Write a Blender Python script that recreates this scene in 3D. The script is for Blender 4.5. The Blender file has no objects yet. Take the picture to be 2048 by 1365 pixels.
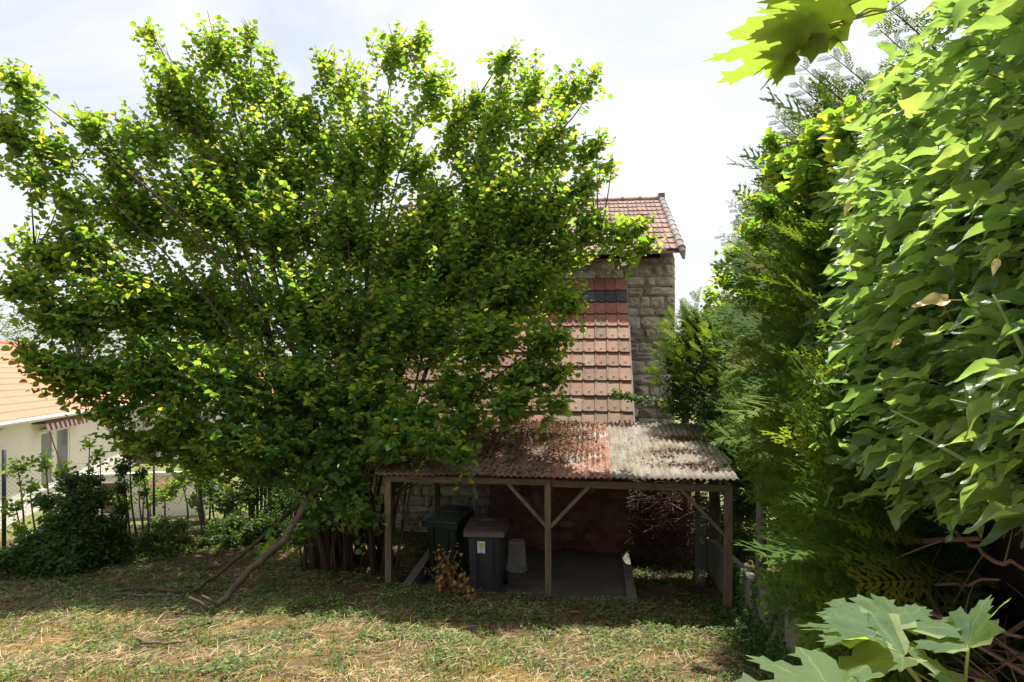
import bpy, bmesh, math, random
import numpy as np
from mathutils import Vector, Matrix, Euler, noise as mnoise
from mathutils.geometry import delaunay_2d_cdt

rng = np.random.default_rng(7)
random.seed(7)
R = math.radians
sc = bpy.context.scene
COL = sc.collection

# ---------------------------------------------------------------- camera, sky, sun, exposure
YAW = math.atan(166 / 1365)
CA, SA = math.cos(YAW), math.sin(YAW)
EYE = 3.16
F = 1365.0
cam_d = bpy.data.cameras.new('camera')
cam = bpy.data.objects.new('camera', cam_d)
COL.objects.link(cam)
cam.location = (0, 0, EYE)
cam.rotation_euler = (R(90), 0, YAW)
cam_d.sensor_width = 36
cam_d.lens = 24
cam_d.shift_y = 62.5 / 2048
cam_d.clip_start = 0.05
cam_d.clip_end = 1500
sc.camera = cam

SUN_EL, SUN_AZ = R(67), R(12)       # azimuth measured from +Y towards +X
sd = Vector((math.cos(SUN_EL) * math.sin(SUN_AZ), math.cos(SUN_EL) * math.cos(SUN_AZ), math.sin(SUN_EL)))
w = bpy.data.worlds.new('World')
sc.world = w
w.use_nodes = True
nt = w.node_tree
nt.nodes.clear()
wo = nt.nodes.new('ShaderNodeOutputWorld')
bg = nt.nodes.new('ShaderNodeBackground')
sky = nt.nodes.new('ShaderNodeTexSky')
sky.sky_type = 'NISHITA'
sky.sun_disc = False
sky.sun_elevation = SUN_EL
sky.sun_rotation = SUN_AZ
sky.dust_density = 3.0
tc = nt.nodes.new('ShaderNodeTexCoord')
mp = nt.nodes.new('ShaderNodeMapping')
mp.inputs['Scale'].default_value = (1.0, 1.0, 2.2)
nz = nt.nodes.new('ShaderNodeTexNoise')
nz.inputs['Scale'].default_value = 2.1
nz.inputs['Detail'].default_value = 7
nz.inputs['Roughness'].default_value = 0.55
nz.inputs['Distortion'].default_value = 0.6
rp = nt.nodes.new('ShaderNodeValToRGB')
rp.color_ramp.elements[0].position = 0.36
rp.color_ramp.elements[0].color = (0.52, 0.52, 0.52, 1)
rp.color_ramp.elements[1].position = 0.56
rp.color_ramp.elements[1].color = (0.97, 0.97, 0.97, 1)
mx = nt.nodes.new('ShaderNodeMix')
mx.data_type = 'RGBA'
mx.inputs['B'].default_value = (6.4, 6.46, 6.54, 1)
nt.links.new(tc.outputs['Generated'], mp.inputs['Vector'])
nt.links.new(mp.outputs['Vector'], nz.inputs['Vector'])
nt.links.new(nz.outputs['Fac'], rp.inputs['Fac'])
nt.links.new(rp.outputs['Color'], mx.inputs['Factor'])
nt.links.new(sky.outputs['Color'], mx.inputs['A'])
nt.links.new(mx.outputs['Result'], bg.inputs['Color'])
bg.inputs['Strength'].default_value = 0.085
nt.links.new(bg.outputs['Background'], wo.inputs['Surface'])

sl = bpy.data.lights.new('sun', 'SUN')
sl.energy = 5.0
sl.angle = R(0.6)
sl.color = (1.0, 0.95, 0.86)
so = bpy.data.objects.new('sun', sl)
COL.objects.link(so)
so.location = sd * 60
so.rotation_euler = (-sd).to_track_quat('-Z', 'Y').to_euler()

sc.view_settings.view_transform = 'Standard'
sc.view_settings.look = 'None'
sc.view_settings.exposure = 0.95
sc.view_settings.gamma = 1
sc.view_settings.use_curve_mapping = False
sc.render.engine = 'CYCLES'
sc.cycles.max_bounces = 7
sc.cycles.diffuse_bounces = 3
sc.cycles.transmission_bounces = 4
sc.cycles.transparent_max_bounces = 8
sc.cycles.sample_clamp_indirect = 6
sc.cycles.use_denoising = True


# ---------------------------------------------------------------- placing helpers
def C(l, d, z=None):
    """lateral offset and depth from the photographer -> place"""
    x, y = l * CA - d * SA, l * SA + d * CA
    return (x, y) if z is None else Vector((x, y, z))


def W(px, py, d):
    """point seen at a photo position at a depth of d metres"""
    return C((px - 1024) / F * d, d, EYE - (py - 745) / F * d)


FA, FB = np.array([-9.9, 10.4]), np.array([-6.4, 13.3])
FT = (FB - FA) / np.linalg.norm(FB - FA)
FN = np.array([-FT[1], FT[0]])


def sstep(a, b, x):
    t = np.clip((x - a) / (b - a), 0, 1)
    return t * t * (3 - 2 * t)


def terrain(x, y, dig=True):
    x = np.asarray(x, float); y = np.asarray(y, float)
    z = 0.02 - 0.035 * np.clip(x + 0.65, -3.2, 3.5)
    k = np.clip(8.8 - y, 0, 8.8)
    z = z + 0.09 * k + 0.012 * k * k
    dist = (x - FA[0]) * FN[0] + (y - FA[1]) * FN[1]
    z = z - 1.85 * sstep(0.4, 8, dist)
    z = z - 1.2 * sstep(2.6, 5.5, x) * sstep(6, 12, y)
    if dig:
        m = sstep(9.55, 9.85, y) * sstep(-2.95, -2.7, x) * (1 - sstep(2.0, 2.2, x)) * (1 - sstep(15.6, 15.9, y))
        z = z * (1 - m) + (-0.24 - 0.02 * (y - 9.6)) * m
    return z


def tz(x, y):
    return float(terrain(x, y))


def ground_hit(px, py):
    """where the line of sight through a photo position meets the ground"""
    dirl = (px - 1024) / F
    d = 4.0
    while d < 60:
        x, y = C(dirl * d, d)
        z = EYE - (py - 745) / F * d
        if z <= tz(x, y):
            return Vector((x, y, tz(x, y)))
        d += 0.02
    return Vector((x, y, tz(x, y)))


# ---------------------------------------------------------------- object helpers
def link(o, parent=None):
    COL.objects.link(o)
    if parent is not None:
        o.parent = parent
    return o


def tag(o, label=None, cat=None, group=None, kind=None):
    if label: o['label'] = label
    if cat: o['category'] = cat
    if group: o['group'] = group
    if kind: o['kind'] = kind
    return o


def empty(name, loc, label, cat, rz=0, group=None):
    o = bpy.data.objects.new(name, None)
    o.location = loc
    o.rotation_euler = (0, 0, rz)
    o.empty_display_size = 0.2
    link(o)
    return tag(o, label, cat, group)


def obj(name, me, parent=None, loc=None, rot=None, scale=None):
    o = bpy.data.objects.new(name, me)
    if loc is not None: o.location = loc
    if rot is not None: o.rotation_euler = rot
    if scale is not None: o.scale = scale
    return link(o, parent)


def mesh_np(name, V, T, mats, attr=None, uv=None, midx=None, smooth=False):
    """triangle mesh from arrays; attr is one value per triangle, uv one pair per vertex"""
    me = bpy.data.meshes.new(name)
    V = np.asarray(V, np.float32); T = np.asarray(T, np.int32)
    me.vertices.add(len(V)); me.vertices.foreach_set('co', V.ravel())
    me.loops.add(len(T) * 3); me.loops.foreach_set('vertex_index', T.ravel())
    me.polygons.add(len(T)); me.polygons.foreach_set('loop_start', np.arange(len(T), dtype=np.int32) * 3)
    me.polygons.foreach_set('use_smooth', np.full(len(T), smooth, dtype=bool))
    if midx is not None:
        me.polygons.foreach_set('material_index', np.asarray(midx, np.int32))
    for m in (mats if isinstance(mats, (list, tuple)) else [mats]):
        me.materials.append(m)
    if attr is not None:
        a = me.attributes.new('tone', 'FLOAT', 'FACE')
        a.data.foreach_set('value', np.asarray(attr, np.float32))
    if uv is not None:
        l = me.uv_layers.new(name='UVMap')
        l.data.foreach_set('uv', np.asarray(uv, np.float32)[T.ravel()].ravel())
    me.update(calc_edges=True)
    me.validate()
    return me


class Soup:
    """collects triangles of boxes, tubes and strips into one mesh"""
    def __init__(self):
        self.v, self.t, self.a, self.n = [], [], [], 0

    def add(self, V, T, tone=0.0):
        V = np.asarray(V, float); T = np.asarray(T, int)
        self.v.append(V); self.t.append(T + self.n)
        self.a.append(np.full(len(T), tone)); self.n += len(V)
        return self

    def quad(self, a, b, c, d, tone=0.0):
        return self.add([a, b, c, d], [[0, 1, 2], [0, 2, 3]], tone)

    def box(self, x0, x1, y0, y1, z0, z1, M=None, tone=0.0, taper=None):
        V = np.array([[x, y, z] for z in (z0, z1) for y in (y0, y1) for x in (x0, x1)], float)
        if taper:
            cx, cy = (x0 + x1) / 2, (y0 + y1) / 2
            V[:4, 0] = cx + (V[:4, 0] - cx) * taper
            V[:4, 1] = cy + (V[:4, 1] - cy) * taper
        if M is not None:
            V = V @ np.array(M.to_3x3()).T + np.array(M.to_translation())
        T = [[0, 2, 1], [1, 2, 3], [4, 5, 6], [5, 7, 6], [0, 1, 4], [1, 5, 4], [2, 6, 3], [3, 6, 7],
             [0, 4, 2], [2, 4, 6], [1, 3, 5], [3, 7, 5]]
        return self.add(V, T, tone)

    def beam(self, a, b, wdt, hgt, tone=0.0, up=(0, 0, 1)):
        a, b = Vector(a), Vector(b)
        y = (b - a).normalized()
        x = y.cross(Vector(up)).normalized()
        z = x.cross(y)
        M = Matrix((x, y, z)).transposed().to_4x4(); M.translation = a
        return self.box(-wdt / 2, wdt / 2, 0, (b - a).length, -hgt / 2, hgt / 2, M, tone)

    def tube(self, pts, rad, n=6, tone=0.0, cap=True):
        P = [Vector(p) for p in pts]
        if not isinstance(rad, (list, tuple, np.ndarray)): rad = [rad] * len(P)
        V, T = [], []
        prev = None
        for i, p in enumerate(P):
            t = (P[min(i + 1, len(P) - 1)] - P[max(i - 1, 0)])
            t = t.normalized() if t.length > 1e-9 else Vector((0, 0, 1))
            if prev is None:
                x = t.orthogonal().normalized()
            else:
                x = (prev - t * prev.dot(t))
                x = x.normalized() if x.length > 1e-6 else t.orthogonal().normalized()
            prev = x
            y = t.cross(x)
            for k in range(n):
                an = 2 * math.pi * k / n
                V.append(p + (x * math.cos(an) + y * math.sin(an)) * rad[i])
        for i in range(len(P) - 1):
            for k in range(n):
                a, b = i * n + k, i * n + (k + 1) % n
                T += [[a, b, a + n], [b, b + n, a + n]]
        if cap:
            for base, rev in ((0, True), ((len(P) - 1) * n, False)):
                for k in range(1, n - 1):
                    T.append([base, base + k + 1, base + k] if rev else [base, base + k, base + k + 1])
        return self.add(np.array([tuple(v) for v in V]), T, tone)

    def mesh(self, name, mats, smooth=False):
        return mesh_np(name, np.concatenate(self.v), np.concatenate(self.t), mats,
                       attr=np.concatenate(self.a), smooth=smooth)

    def build(self, name, mats, parent=None, smooth=False, loc=None, rot=None):
        return obj(name, self.mesh(name, mats, smooth), parent, loc, rot)


def scatter(name, tmpls, choice, M3, pos, tone, mats, parent=None, smooth=True):
    """place copies of small leaf templates (V, T, UV) with 3x3 matrices M3 and positions pos"""
    Vs, Ts, As, Us, n = [], [], [], [], 0
    for k, (V, T, U) in enumerate(tmpls):
        sel = np.where(choice == k)[0]
        if len(sel) == 0: continue
        X = np.einsum('nij,vj->nvi', M3[sel], V) + pos[sel][:, None, :]
        Vs.append(X.reshape(-1, 3))
        TT = T[None] + (np.arange(len(sel)) * len(V))[:, None, None] + n
        Ts.append(TT.reshape(-1, 3))
        As.append(np.repeat(tone[sel], len(T)))
        Us.append(np.tile(U, (len(sel), 1)))
        n += len(sel) * len(V)
    me = mesh_np(name, np.concatenate(Vs), np.concatenate(Ts), mats, np.concatenate(As), np.concatenate(Us), smooth=smooth)
    return obj(name, me, parent)


def frames(dirv, nrm, size):
    """orientation matrices: leaf length along dirv, face along nrm"""
    y = dirv / np.linalg.norm(dirv, axis=1, keepdims=True)
    z = nrm - (nrm * y).sum(1, keepdims=True) * y
    z = z / (np.linalg.norm(z, axis=1, keepdims=True) + 1e-9)
    x = np.cross(y, z)
    return np.stack([x, y, z], axis=2) * np.asarray(size)[:, None, None]


def split_leaves(name, tmpls, choice, M3, pos, tone, mat, parent, rest_name, nobj=300, mask=None, smooth=True):
    """the leaves nearest the photographer become parts, the rest one piece of stuff"""
    eye = np.array([0, 0, EYE])
    d = np.linalg.norm(pos - eye, axis=1)
    size = np.linalg.norm(M3[:, :, 1], axis=1)
    key = d / size
    if mask is not None: key = np.where(mask, key, 1e9)
    order = np.argsort(key)
    near, rest = order[:nobj], order[nobj:]
    mes = [mesh_np(name, V, T, mat, np.zeros(len(T)), U, smooth=smooth) for V, T, U in tmpls]
    for i in near:
        o = bpy.data.objects.new(name, mes[choice[i]])
        m = Matrix(M3[i].tolist()).to_4x4(); m.translation = Vector(pos[i])
        link(o, parent)
        o.matrix_local = m
    r = scatter(rest_name, tmpls, choice[rest], M3[rest], pos[rest], tone[rest], mat, parent, smooth)
    r['kind'] = 'stuff'
    return r


# ---------------------------------------------------------------- materials
def nodes(name):
    m = bpy.data.materials.new(name)
    m.use_nodes = True
    n = m.node_tree
    n.nodes.clear()
    out = n.nodes.new('ShaderNodeOutputMaterial')
    return m, n, out


def ramp(n, stops):
    r = n.nodes.new('ShaderNodeValToRGB')
    e = r.color_ramp.elements
    while len(e) > 1: e.remove(e[-1])
    e[0].position = stops[0][0]; e[0].color = (*stops[0][1], 1)
    for p, c in stops[1:]:
        q = e.new(p); q.color = (*c, 1)
    return r


def math_node(n, op, a, b=None, clamp=False):
    m = n.nodes.new('ShaderNodeMath'); m.operation = op; m.use_clamp = clamp
    for i, v in ((0, a), (1, b)):
        if v is None: continue
        if isinstance(v, (int, float)): m.inputs[i].default_value = v
        else: n.links.new(v, m.inputs[i])
    return m.outputs[0]


def mixc(n, fac, a, b, mode='MIX'):
    m = n.nodes.new('ShaderNodeMix'); m.data_type = 'RGBA'; m.blend_type = mode
    for k, v in (('Factor', fac), ('A', a), ('B', b)):
        s = m.inputs[k] if k != 'Factor' else m.inputs[0]
        if isinstance(v, (int, float)): s.default_value = v
        elif isinstance(v, tuple): s.default_value = (*v, 1)
        else: n.links.new(v, s)
    return m.outputs['Result']


def noise_tex(n, scale, detail=5, rough=0.6, coord='Object', stretch=None, dist=0.0):
    t = n.nodes.new('ShaderNodeTexCoord')
    src = t.outputs[coord]
    if stretch:
        mpn = n.nodes.new('ShaderNodeMapping'); mpn.inputs['Scale'].default_value = stretch
        n.links.new(src, mpn.inputs['Vector']); src = mpn.outputs['Vector']
    z = n.nodes.new('ShaderNodeTexNoise')
    z.inputs['Scale'].default_value = scale; z.inputs['Detail'].default_value = detail
    z.inputs['Roughness'].default_value = rough; z.inputs['Distortion'].default_value = dist
    n.links.new(src, z.inputs['Vector'])
    return z.outputs['Fac']


def surf(name, stops, scale=8, rough=0.85, bump=0.3, bump_scale=None, per_object=0.0, stretch=None,
         stain=None, stain_scale=3, stain_range=(0.5, 0.65), metallic=0.0, spec=0.3, coord='Object', bump_dist=0.01, tone=False):
    """general procedural material: noise through a colour ramp, stains and relief"""
    m, n, out = nodes(name)
    b = n.nodes.new('ShaderNodeBsdfPrincipled')
    f = noise_tex(n, scale, coord=coord, stretch=stretch)
    if per_object:
        oi = n.nodes.new('ShaderNodeObjectInfo')
        k = math_node(n, 'MULTIPLY', math_node(n, 'SUBTRACT', oi.outputs['Random'], 0.5), per_object)
        f = math_node(n, 'ADD', f, k, True)
    if tone:
        at = n.nodes.new('ShaderNodeAttribute'); at.attribute_name = 'tone'
        f = math_node(n, 'ADD', math_node(n, 'MULTIPLY', f, 0.45), math_node(n, 'MULTIPLY', at.outputs['Fac'], 0.6), True)
    r = ramp(n, stops); n.links.new(f, r.inputs['Fac'])
    col = r.outputs['Color']
    if stain:
        g = noise_tex(n, stain_scale, 6, 0.65, coord='Object' if not per_object else 'Object')
        if per_object:
            g = noise_tex(n, stain_scale, 6, 0.65, coord='Object')
            gp = n.nodes.new('ShaderNodeNewGeometry')
            zz = n.nodes.new('ShaderNodeTexNoise'); zz.inputs['Scale'].default_value = stain_scale
            zz.inputs['Detail'].default_value = 6; zz.inputs['Roughness'].default_value = 0.65
            n.links.new(gp.outputs['Position'], zz.inputs['Vector']); g = zz.outputs['Fac']
        mr = n.nodes.new('ShaderNodeMapRange')
        mr.inputs['From Min'].default_value, mr.inputs['From Max'].default_value = stain_range
        n.links.new(g, mr.inputs['Value'])
        col = mixc(n, mr.outputs['Result'], col, stain)
    n.links.new(col, b.inputs['Base Color'])
    b.inputs['Roughness'].default_value = rough
    b.inputs['Metallic'].default_value = metallic
    b.inputs['Specular IOR Level'].default_value = spec
    if bump:
        bp = n.nodes.new('ShaderNodeBump'); bp.inputs['Strength'].default_value = bump
        bp.inputs['Distance'].default_value = bump_dist
        g = noise_tex(n, bump_scale or scale * 4, 6, 0.65, stretch=stretch)
        n.links.new(g, bp.inputs['Height']); n.links.new(bp.outputs['Normal'], b.inputs['Normal'])
    n.links.new(b.outputs['BSDF'], out.inputs['Surface'])
    return m


def leafmat(name, stops, trans, under=None, tfac=0.45, rough=0.45, veins=None, spec=0.4, vein_col=None):
    m, n, out = nodes(name)
    at = n.nodes.new('ShaderNodeAttribute'); at.attribute_name = 'tone'
    oi = n.nodes.new('ShaderNodeObjectInfo')
    f = math_node(n, 'FRACT', math_node(n, 'ADD', at.outputs['Fac'], oi.outputs['Random']))
    r = ramp(n, stops); n.links.new(f, r.inputs['Fac'])
    rt = ramp(n, trans); n.links.new(f, rt.inputs['Fac'])
    col, tcol = r.outputs['Color'], rt.outputs['Color']
    if under:
        ge = n.nodes.new('ShaderNodeNewGeometry')
        col = mixc(n, ge.outputs['Backfacing'], col, under)
    if veins:
        uvn = n.nodes.new('ShaderNodeUVMap')
        sp = n.nodes.new('ShaderNodeSeparateXYZ'); n.links.new(uvn.outputs['UV'], sp.inputs[0])
        x, y = sp.outputs['X'], sp.outputs['Y']
        best = None
        for ang, wd in veins:
            # distance to a ray from the leaf base
            s_, c_ = math.sin(ang), math.cos(ang)
            dist = math_node(n, 'ABSOLUTE', math_node(n, 'SUBTRACT', math_node(n, 'MULTIPLY', x, c_), math_node(n, 'MULTIPLY', y, s_)))
            along = math_node(n, 'ADD', math_node(n, 'MULTIPLY', x, s_), math_node(n, 'MULTIPLY', y, c_))
            v = math_node(n, 'MULTIPLY', math_node(n, 'LESS_THAN', dist, wd), math_node(n, 'GREATER_THAN', along, 0.0))
            best = v if best is None else math_node(n, 'MAXIMUM', best, v)
        # side veins, herringbone
        sv = math_node(n, 'FRACT', math_node(n, 'MULTIPLY', math_node(n, 'SUBTRACT', y, math_node(n, 'MULTIPLY', math_node(n, 'ABSOLUTE', x), 0.9)), 8.0))
        best = math_node(n, 'MAXIMUM', best, math_node(n, 'MULTIPLY', math_node(n, 'LESS_THAN', sv, 0.10), 0.35))
        vc = vein_col or (0.35, 0.42, 0.16)
        col = mixc(n, math_node(n, 'MULTIPLY', best, 0.45), col, vc)
        tcol = mixc(n, math_node(n, 'MULTIPLY', best, 0.5), tcol, (0.35, 0.42, 0.14))
        stalk = math_node(n, 'LESS_THAN', y, -.035)
        col = mixc(n, stalk, col, (.30, .36, .15))
        gn = noise_tex(n, 18, 4, 0.6)
        col = mixc(n, math_node(n, 'MULTIPLY', gn, 0.35), col, (0.10, 0.16, 0.05), 'MIX')
    b = n.nodes.new('ShaderNodeBsdfPrincipled')
    n.links.new(col, b.inputs['Base Color'])
    b.inputs['Roughness'].default_value = rough
    b.inputs['Specular IOR Level'].default_value = spec
    if veins:
        bp = n.nodes.new('ShaderNodeBump'); bp.inputs['Strength'].default_value = .5; bp.inputs['Distance'].default_value = .004
        hgt = math_node(n, 'ADD', math_node(n, 'MULTIPLY', best, -.6), math_node(n, 'MULTIPLY', noise_tex(n, 45, 3, .6), .8))
        n.links.new(hgt, bp.inputs['Height']); n.links.new(bp.outputs['Normal'], b.inputs['Normal'])
    t = n.nodes.new('ShaderNodeBsdfTranslucent'); n.links.new(tcol, t.inputs['Color'])
    ms = n.nodes.new('ShaderNodeMixShader'); ms.inputs[0].default_value = tfac
    n.links.new(b.outputs['BSDF'], ms.inputs[1]); n.links.new(t.outputs['BSDF'], ms.inputs[2])
    n.links.new(ms.outputs[0], out.inputs['Surface'])
    return m


M = {}
M['hazel_leaf'] = leafmat('hazel leaf', [(0, (.024, .075, .022)), (.45, (.042, .115, .028)), (.8, (.075, .150, .030)), (.97, (.15, .20, .035)), (1, (.26, .22, .04))],
                          [(0, (.22, .46, .03)), (.5, (.42, .64, .045)), (.85, (.64, .74, .06)), (1, (.78, .70, .07))],
                          under=(.105, .165, .06), tfac=.52, rough=.6, spec=.25)
M['hazel_low'] = leafmat('hazel low leaf', [(0, (.030, .085, .018)), (.7, (.06, .14, .025)), (1, (.15, .21, .03))],
                         [(0, (.22, .44, .03)), (1, (.5, .62, .05))], under=(.105, .165, .06), tfac=.52, rough=.6, spec=.25)
M['ivy_leaf'] = leafmat('ivy leaf', [(0, (.022, .060, .020)), (.45, (.07, .14, .04)), (1, (.16, .24, .07))],
                        [(0, (.28, .50, .08)), (.6, (.46, .68, .11)), (1, (.62, .76, .13))],
                        under=(.20, .32, .105), tfac=.44, rough=.33, veins=[(0, .012), (.75, .008), (-.75, .008)], spec=.5)
M['ivy_small'] = leafmat('small ivy leaf', [(0, (.018, .045, .014)), (.7, (.035, .085, .02)), (1, (.08, .13, .03))],
                         [(0, (.15, .3, .03)), (1, (.3, .45, .04))], under=(.07, .12, .045), tfac=.3, rough=.55, spec=.25)
M['maple_leaf'] = leafmat('maple leaf', [(0, (.050, .112, .046)), (1, (.072, .145, .052))],
                          [(0, (.36, .52, .05)), (1, (.46, .58, .06))], under=(.19, .25, .09), tfac=.50, rough=.55,
                          veins=[(0, .010), (.66, .009), (-.66, .009), (1.35, .008), (-1.35, .008)])
M['cypress'] = leafmat('cypress spray', [(0, (.034, .078, .014)), (.6, (.072, .135, .020)), (.94, (.13, .19, .030)), (1, (.14, .13, .03))],
                       [(0, (.22, .36, .02)), (1, (.42, .54, .04))], tfac=.32, rough=.7, spec=.10)
M['yellow_leaf'] = leafmat('yellowed ivy leaf', [(0, (.52, .40, .17)), (1, (.55, .43, .17))], [(0, (.6, .5, .18)), (1, (.6, .5, .18))], tfac=.25)
M['dead_leaf'] = leafmat('dead leaf', [(0, (.05, .026, .015)), (.5, (.11, .060, .033)), (.85, (.19, .115, .06)), (1, (.30, .2, .11))],
                         [(0, (.12, .06, .02)), (1, (.25, .15, .05))], tfac=.15, rough=.8, spec=.15)
M['dry_leaf'] = leafmat('dry golden leaf', [(0, (.14, .075, .03)), (1, (.34, .21, .08))], [(0, (.3, .18, .05)), (1, (.4, .26, .08))], tfac=.25, rough=.7, spec=.2)
M['straw'] = leafmat('straw', [(0, (.20, .14, .065)), (.5, (.44, .34, .17)), (1, (.66, .55, .32))], [(0, (.4, .3, .1)), (1, (.5, .4, .15))], tfac=.2, rough=.7, spec=.2)
M['grass'] = leafmat('grass blade', [(0, (.05, .10, .02)), (.7, (.10, .17, .03)), (1, (.24, .25, .07))], [(0, (.25, .4, .04)), (1, (.45, .5, .08))], tfac=.35, rough=.5)
M['weed'] = leafmat('weed leaf', [(0, (.045, .085, .025)), (.6, (.085, .145, .035)), (1, (.22, .25, .075))], [(0, (.2, .33, .04)), (1, (.4, .48, .08))], tfac=.3, rough=.6, spec=.25)
M['far_leaf'] = leafmat('far leaf', [(0, (.06, .10, .04)), (1, (.12, .17, .06))], [(0, (.2, .3, .06)), (1, (.3, .4, .08))], tfac=.35, rough=.7)
M['bark'] = surf('hazel bark', [(0.2, (.035, .024, .016)), (.6, (.085, .060, .042)), (.9, (.15, .12, .09))], 14, .9, .5, 40, stretch=(1, 1, .25), tone=False)
M['bark_pale'] = surf('lichened bark', [(0.25, (.055, .040, .026)), (.55, (.12, .09, .06)), (.72, (.20, .17, .12)), (.8, (.42, .40, .34))], 5, .85, .6, 35)
M['bark_grey'] = surf('grey bark', [(0.25, (.05, .042, .034)), (.7, (.15, .13, .11))], 9, .9, .6, 35)
M['twig'] = surf('dry twig', [(0.2, (.07, .042, .026)), (.8, (.24, .16, .10))], 12, .85, .3, tone=True)
M['brush'] = surf('dry brushwood', [(0.1, (.035, .018, .012)), (.6, (.11, .062, .042)), (1, (.26, .17, .12))], 12, .85, .3, tone=True)
M['ivy_stem'] = surf('green ivy stem', [(0.2, (.16, .22, .08)), (.8, (.28, .34, .14))], 10, .55, .15)
M['petiole'] = surf('leaf stalk', [(0.2, (.20, .22, .07)), (.8, (.32, .28, .10))], 10, .5, .1)
M['wood'] = surf('weathered timber', [(0.25, (.06, .042, .030)), (.5, (.15, .112, .080)), (.8, (.25, .20, .15))], 6, .85, .5, 24, stretch=(7, 7, .7),
                 stain=(.07, .075, .045), stain_scale=2.2, stain_range=(.52, .7))
M['beam_wood'] = surf('weathered beam timber', [(0.25, (.06, .040, .028)), (.5, (.13, .095, .066)), (.8, (.22, .17, .12))], 6, .85, .5, 24, stretch=(.7, 7, 7))
M['stone'] = surf('quarry stone', [(0.15, (.30, .265, .20)), (.5, (.54, .49, .385)), (.85, (.70, .65, .54))], 5, .9, .9, 22, per_object=.55,
                  stain=(.15, .13, .10), stain_scale=2.0, stain_range=(.5, .72), bump_dist=.03)
M['mortar'] = surf('lime mortar', [(0.2, (.19, .165, .14)), (.8, (.33, .295, .245))], 6, .95, .6, 30, stain=(.09, .075, .06), stain_scale=1.3)
M['gable'] = surf('rough render', [(0.2, (.24, .21, .16)), (.8, (.38, .33, .26))], 3, .95, .7, 12, bump_dist=.04)
M['brick'] = surf('clay brick', [(0.1, (.075, .030, .022)), (.5, (.15, .055, .038)), (.9, (.22, .105, .08))], 7, .9, .5, 30, per_object=.6,
                  stain=(.17, .135, .115), stain_scale=2.4, stain_range=(.50, .70))
M['brick_mortar'] = surf('grey mortar', [(0.2, (.085, .072, .062)), (.8, (.16, .135, .115))], 6, .95, .5, 30)
M['plaster'] = surf('plaster smear', [(0.2, (.13, .108, .09)), (.8, (.20, .17, .145))], 8, .95, .5, 30)
M['tile'] = surf('weathered clay tile', [(0.1, (.15, .070, .052)), (.5, (.26, .130, .097)), (.9, (.35, .205, .16))], 9, .85, .5, 40, per_object=.5,
                 stain=(.22, .175, .125), stain_scale=5.5, stain_range=(.44, .66))
M['tile_low'] = surf('lichened clay tile', [(0.1, (.15, .085, .065)), (.5, (.25, .15, .112)), (.9, (.34, .235, .18))], 9, .9, .5, 40, per_object=.5,
                     stain=(.20, .165, .115), stain_scale=6.5, stain_range=(.44, .64))
M['tile_red'] = surf('red clay tile', [(0.1, (.17, .060, .044)), (.5, (.26, .098, .07)), (.9, (.33, .15, .11))], 9, .8, .4, 40, per_object=.5,
                     stain=(.2, .13, .1), stain_scale=5, stain_range=(.52, .7))
M['tile_dark'] = surf('dark slate coloured tile', [(0.1, (.028, .028, .036)), (.9, (.085, .083, .098))], 9, .7, .4, 40, per_object=.4)
M['tile_top'] = surf('pinkish clay tile', [(0.1, (.16, .095, .078)), (.5, (.26, .158, .13)), (.9, (.36, .24, .20))], 9, .85, .5, 40, per_object=.5,
                     stain=(.20, .15, .12), stain_scale=4.5, stain_range=(.5, .68))
M['verge'] = surf('grey verge tile', [(0.1, (.17, .15, .13)), (.9, (.36, .33, .29))], 8, .9, .5, 40, per_object=.4, stain=(.12, .11, .09), stain_scale=6)
M['neighbour_tile'] = surf('orange roof tile', [(0.2, (.42, .17, .10)), (.8, (.58, .29, .19))], 2.5, .85, .2, tone=True)
M['zinc'] = surf('zinc', [(0.2, (.38, .39, .41)), (.8, (.56, .57, .59))], 4, .38, .1, metallic=.75)
M['pipe'] = surf('painted grey pipe', [(0.2, (.20, .21, .24)), (.8, (.32, .33, .37))], 4, .5, .1, metallic=.2)
M['rust'] = surf('rusty iron sheet', [(0.2, (.14, .065, .045)), (.5, (.25, .118, .082)), (.8, (.35, .20, .145))], 3, .85, .35, 20, stretch=(6, .8, 1),
                 stain=(.36, .31, .26), stain_scale=2.2, stain_range=(.52, .64))
M['rust_dull'] = surf('dull brown iron sheet', [(0.2, (.10, .06, .045)), (.5, (.20, .12, .09)), (.8, (.30, .22, .18))], 3, .8, .35, 20, stretch=(5, .8, 1),
                      stain=(.28, .25, .22), stain_scale=2.6, stain_range=(.54, .64))
M['cement'] = surf('weathered cement sheet', [(0.2, (.12, .10, .08)), (.5, (.22, .195, .155)), (.8, (.34, .315, .26))], 3, .92, .4, 30, stretch=(5, .7, 1),
                   stain=(.13, .075, .045), stain_scale=2.4, stain_range=(.50, .66))
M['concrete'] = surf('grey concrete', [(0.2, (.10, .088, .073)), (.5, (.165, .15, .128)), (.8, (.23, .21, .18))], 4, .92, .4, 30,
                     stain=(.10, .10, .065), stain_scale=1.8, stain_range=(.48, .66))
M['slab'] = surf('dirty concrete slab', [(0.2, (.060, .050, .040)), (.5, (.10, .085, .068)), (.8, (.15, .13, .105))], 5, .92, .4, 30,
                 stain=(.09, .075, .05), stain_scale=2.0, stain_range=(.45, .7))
M['green_plastic'] = surf('dark green plastic', [(0.2, (.008, .018, .013)), (.8, (.018, .034, .025))], 3, .5, .12, 60, spec=.4)
M['green_lid'] = surf('faded dark green plastic', [(0.2, (.018, .034, .027)), (.8, (.045, .062, .050))], 3, .5, .12, 60, spec=.4)
M['grey_plastic'] = surf('anthracite plastic', [(0.2, (.030, .031, .037)), (.8, (.052, .053, .062))], 3, .5, .12, 60, spec=.4)
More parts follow.
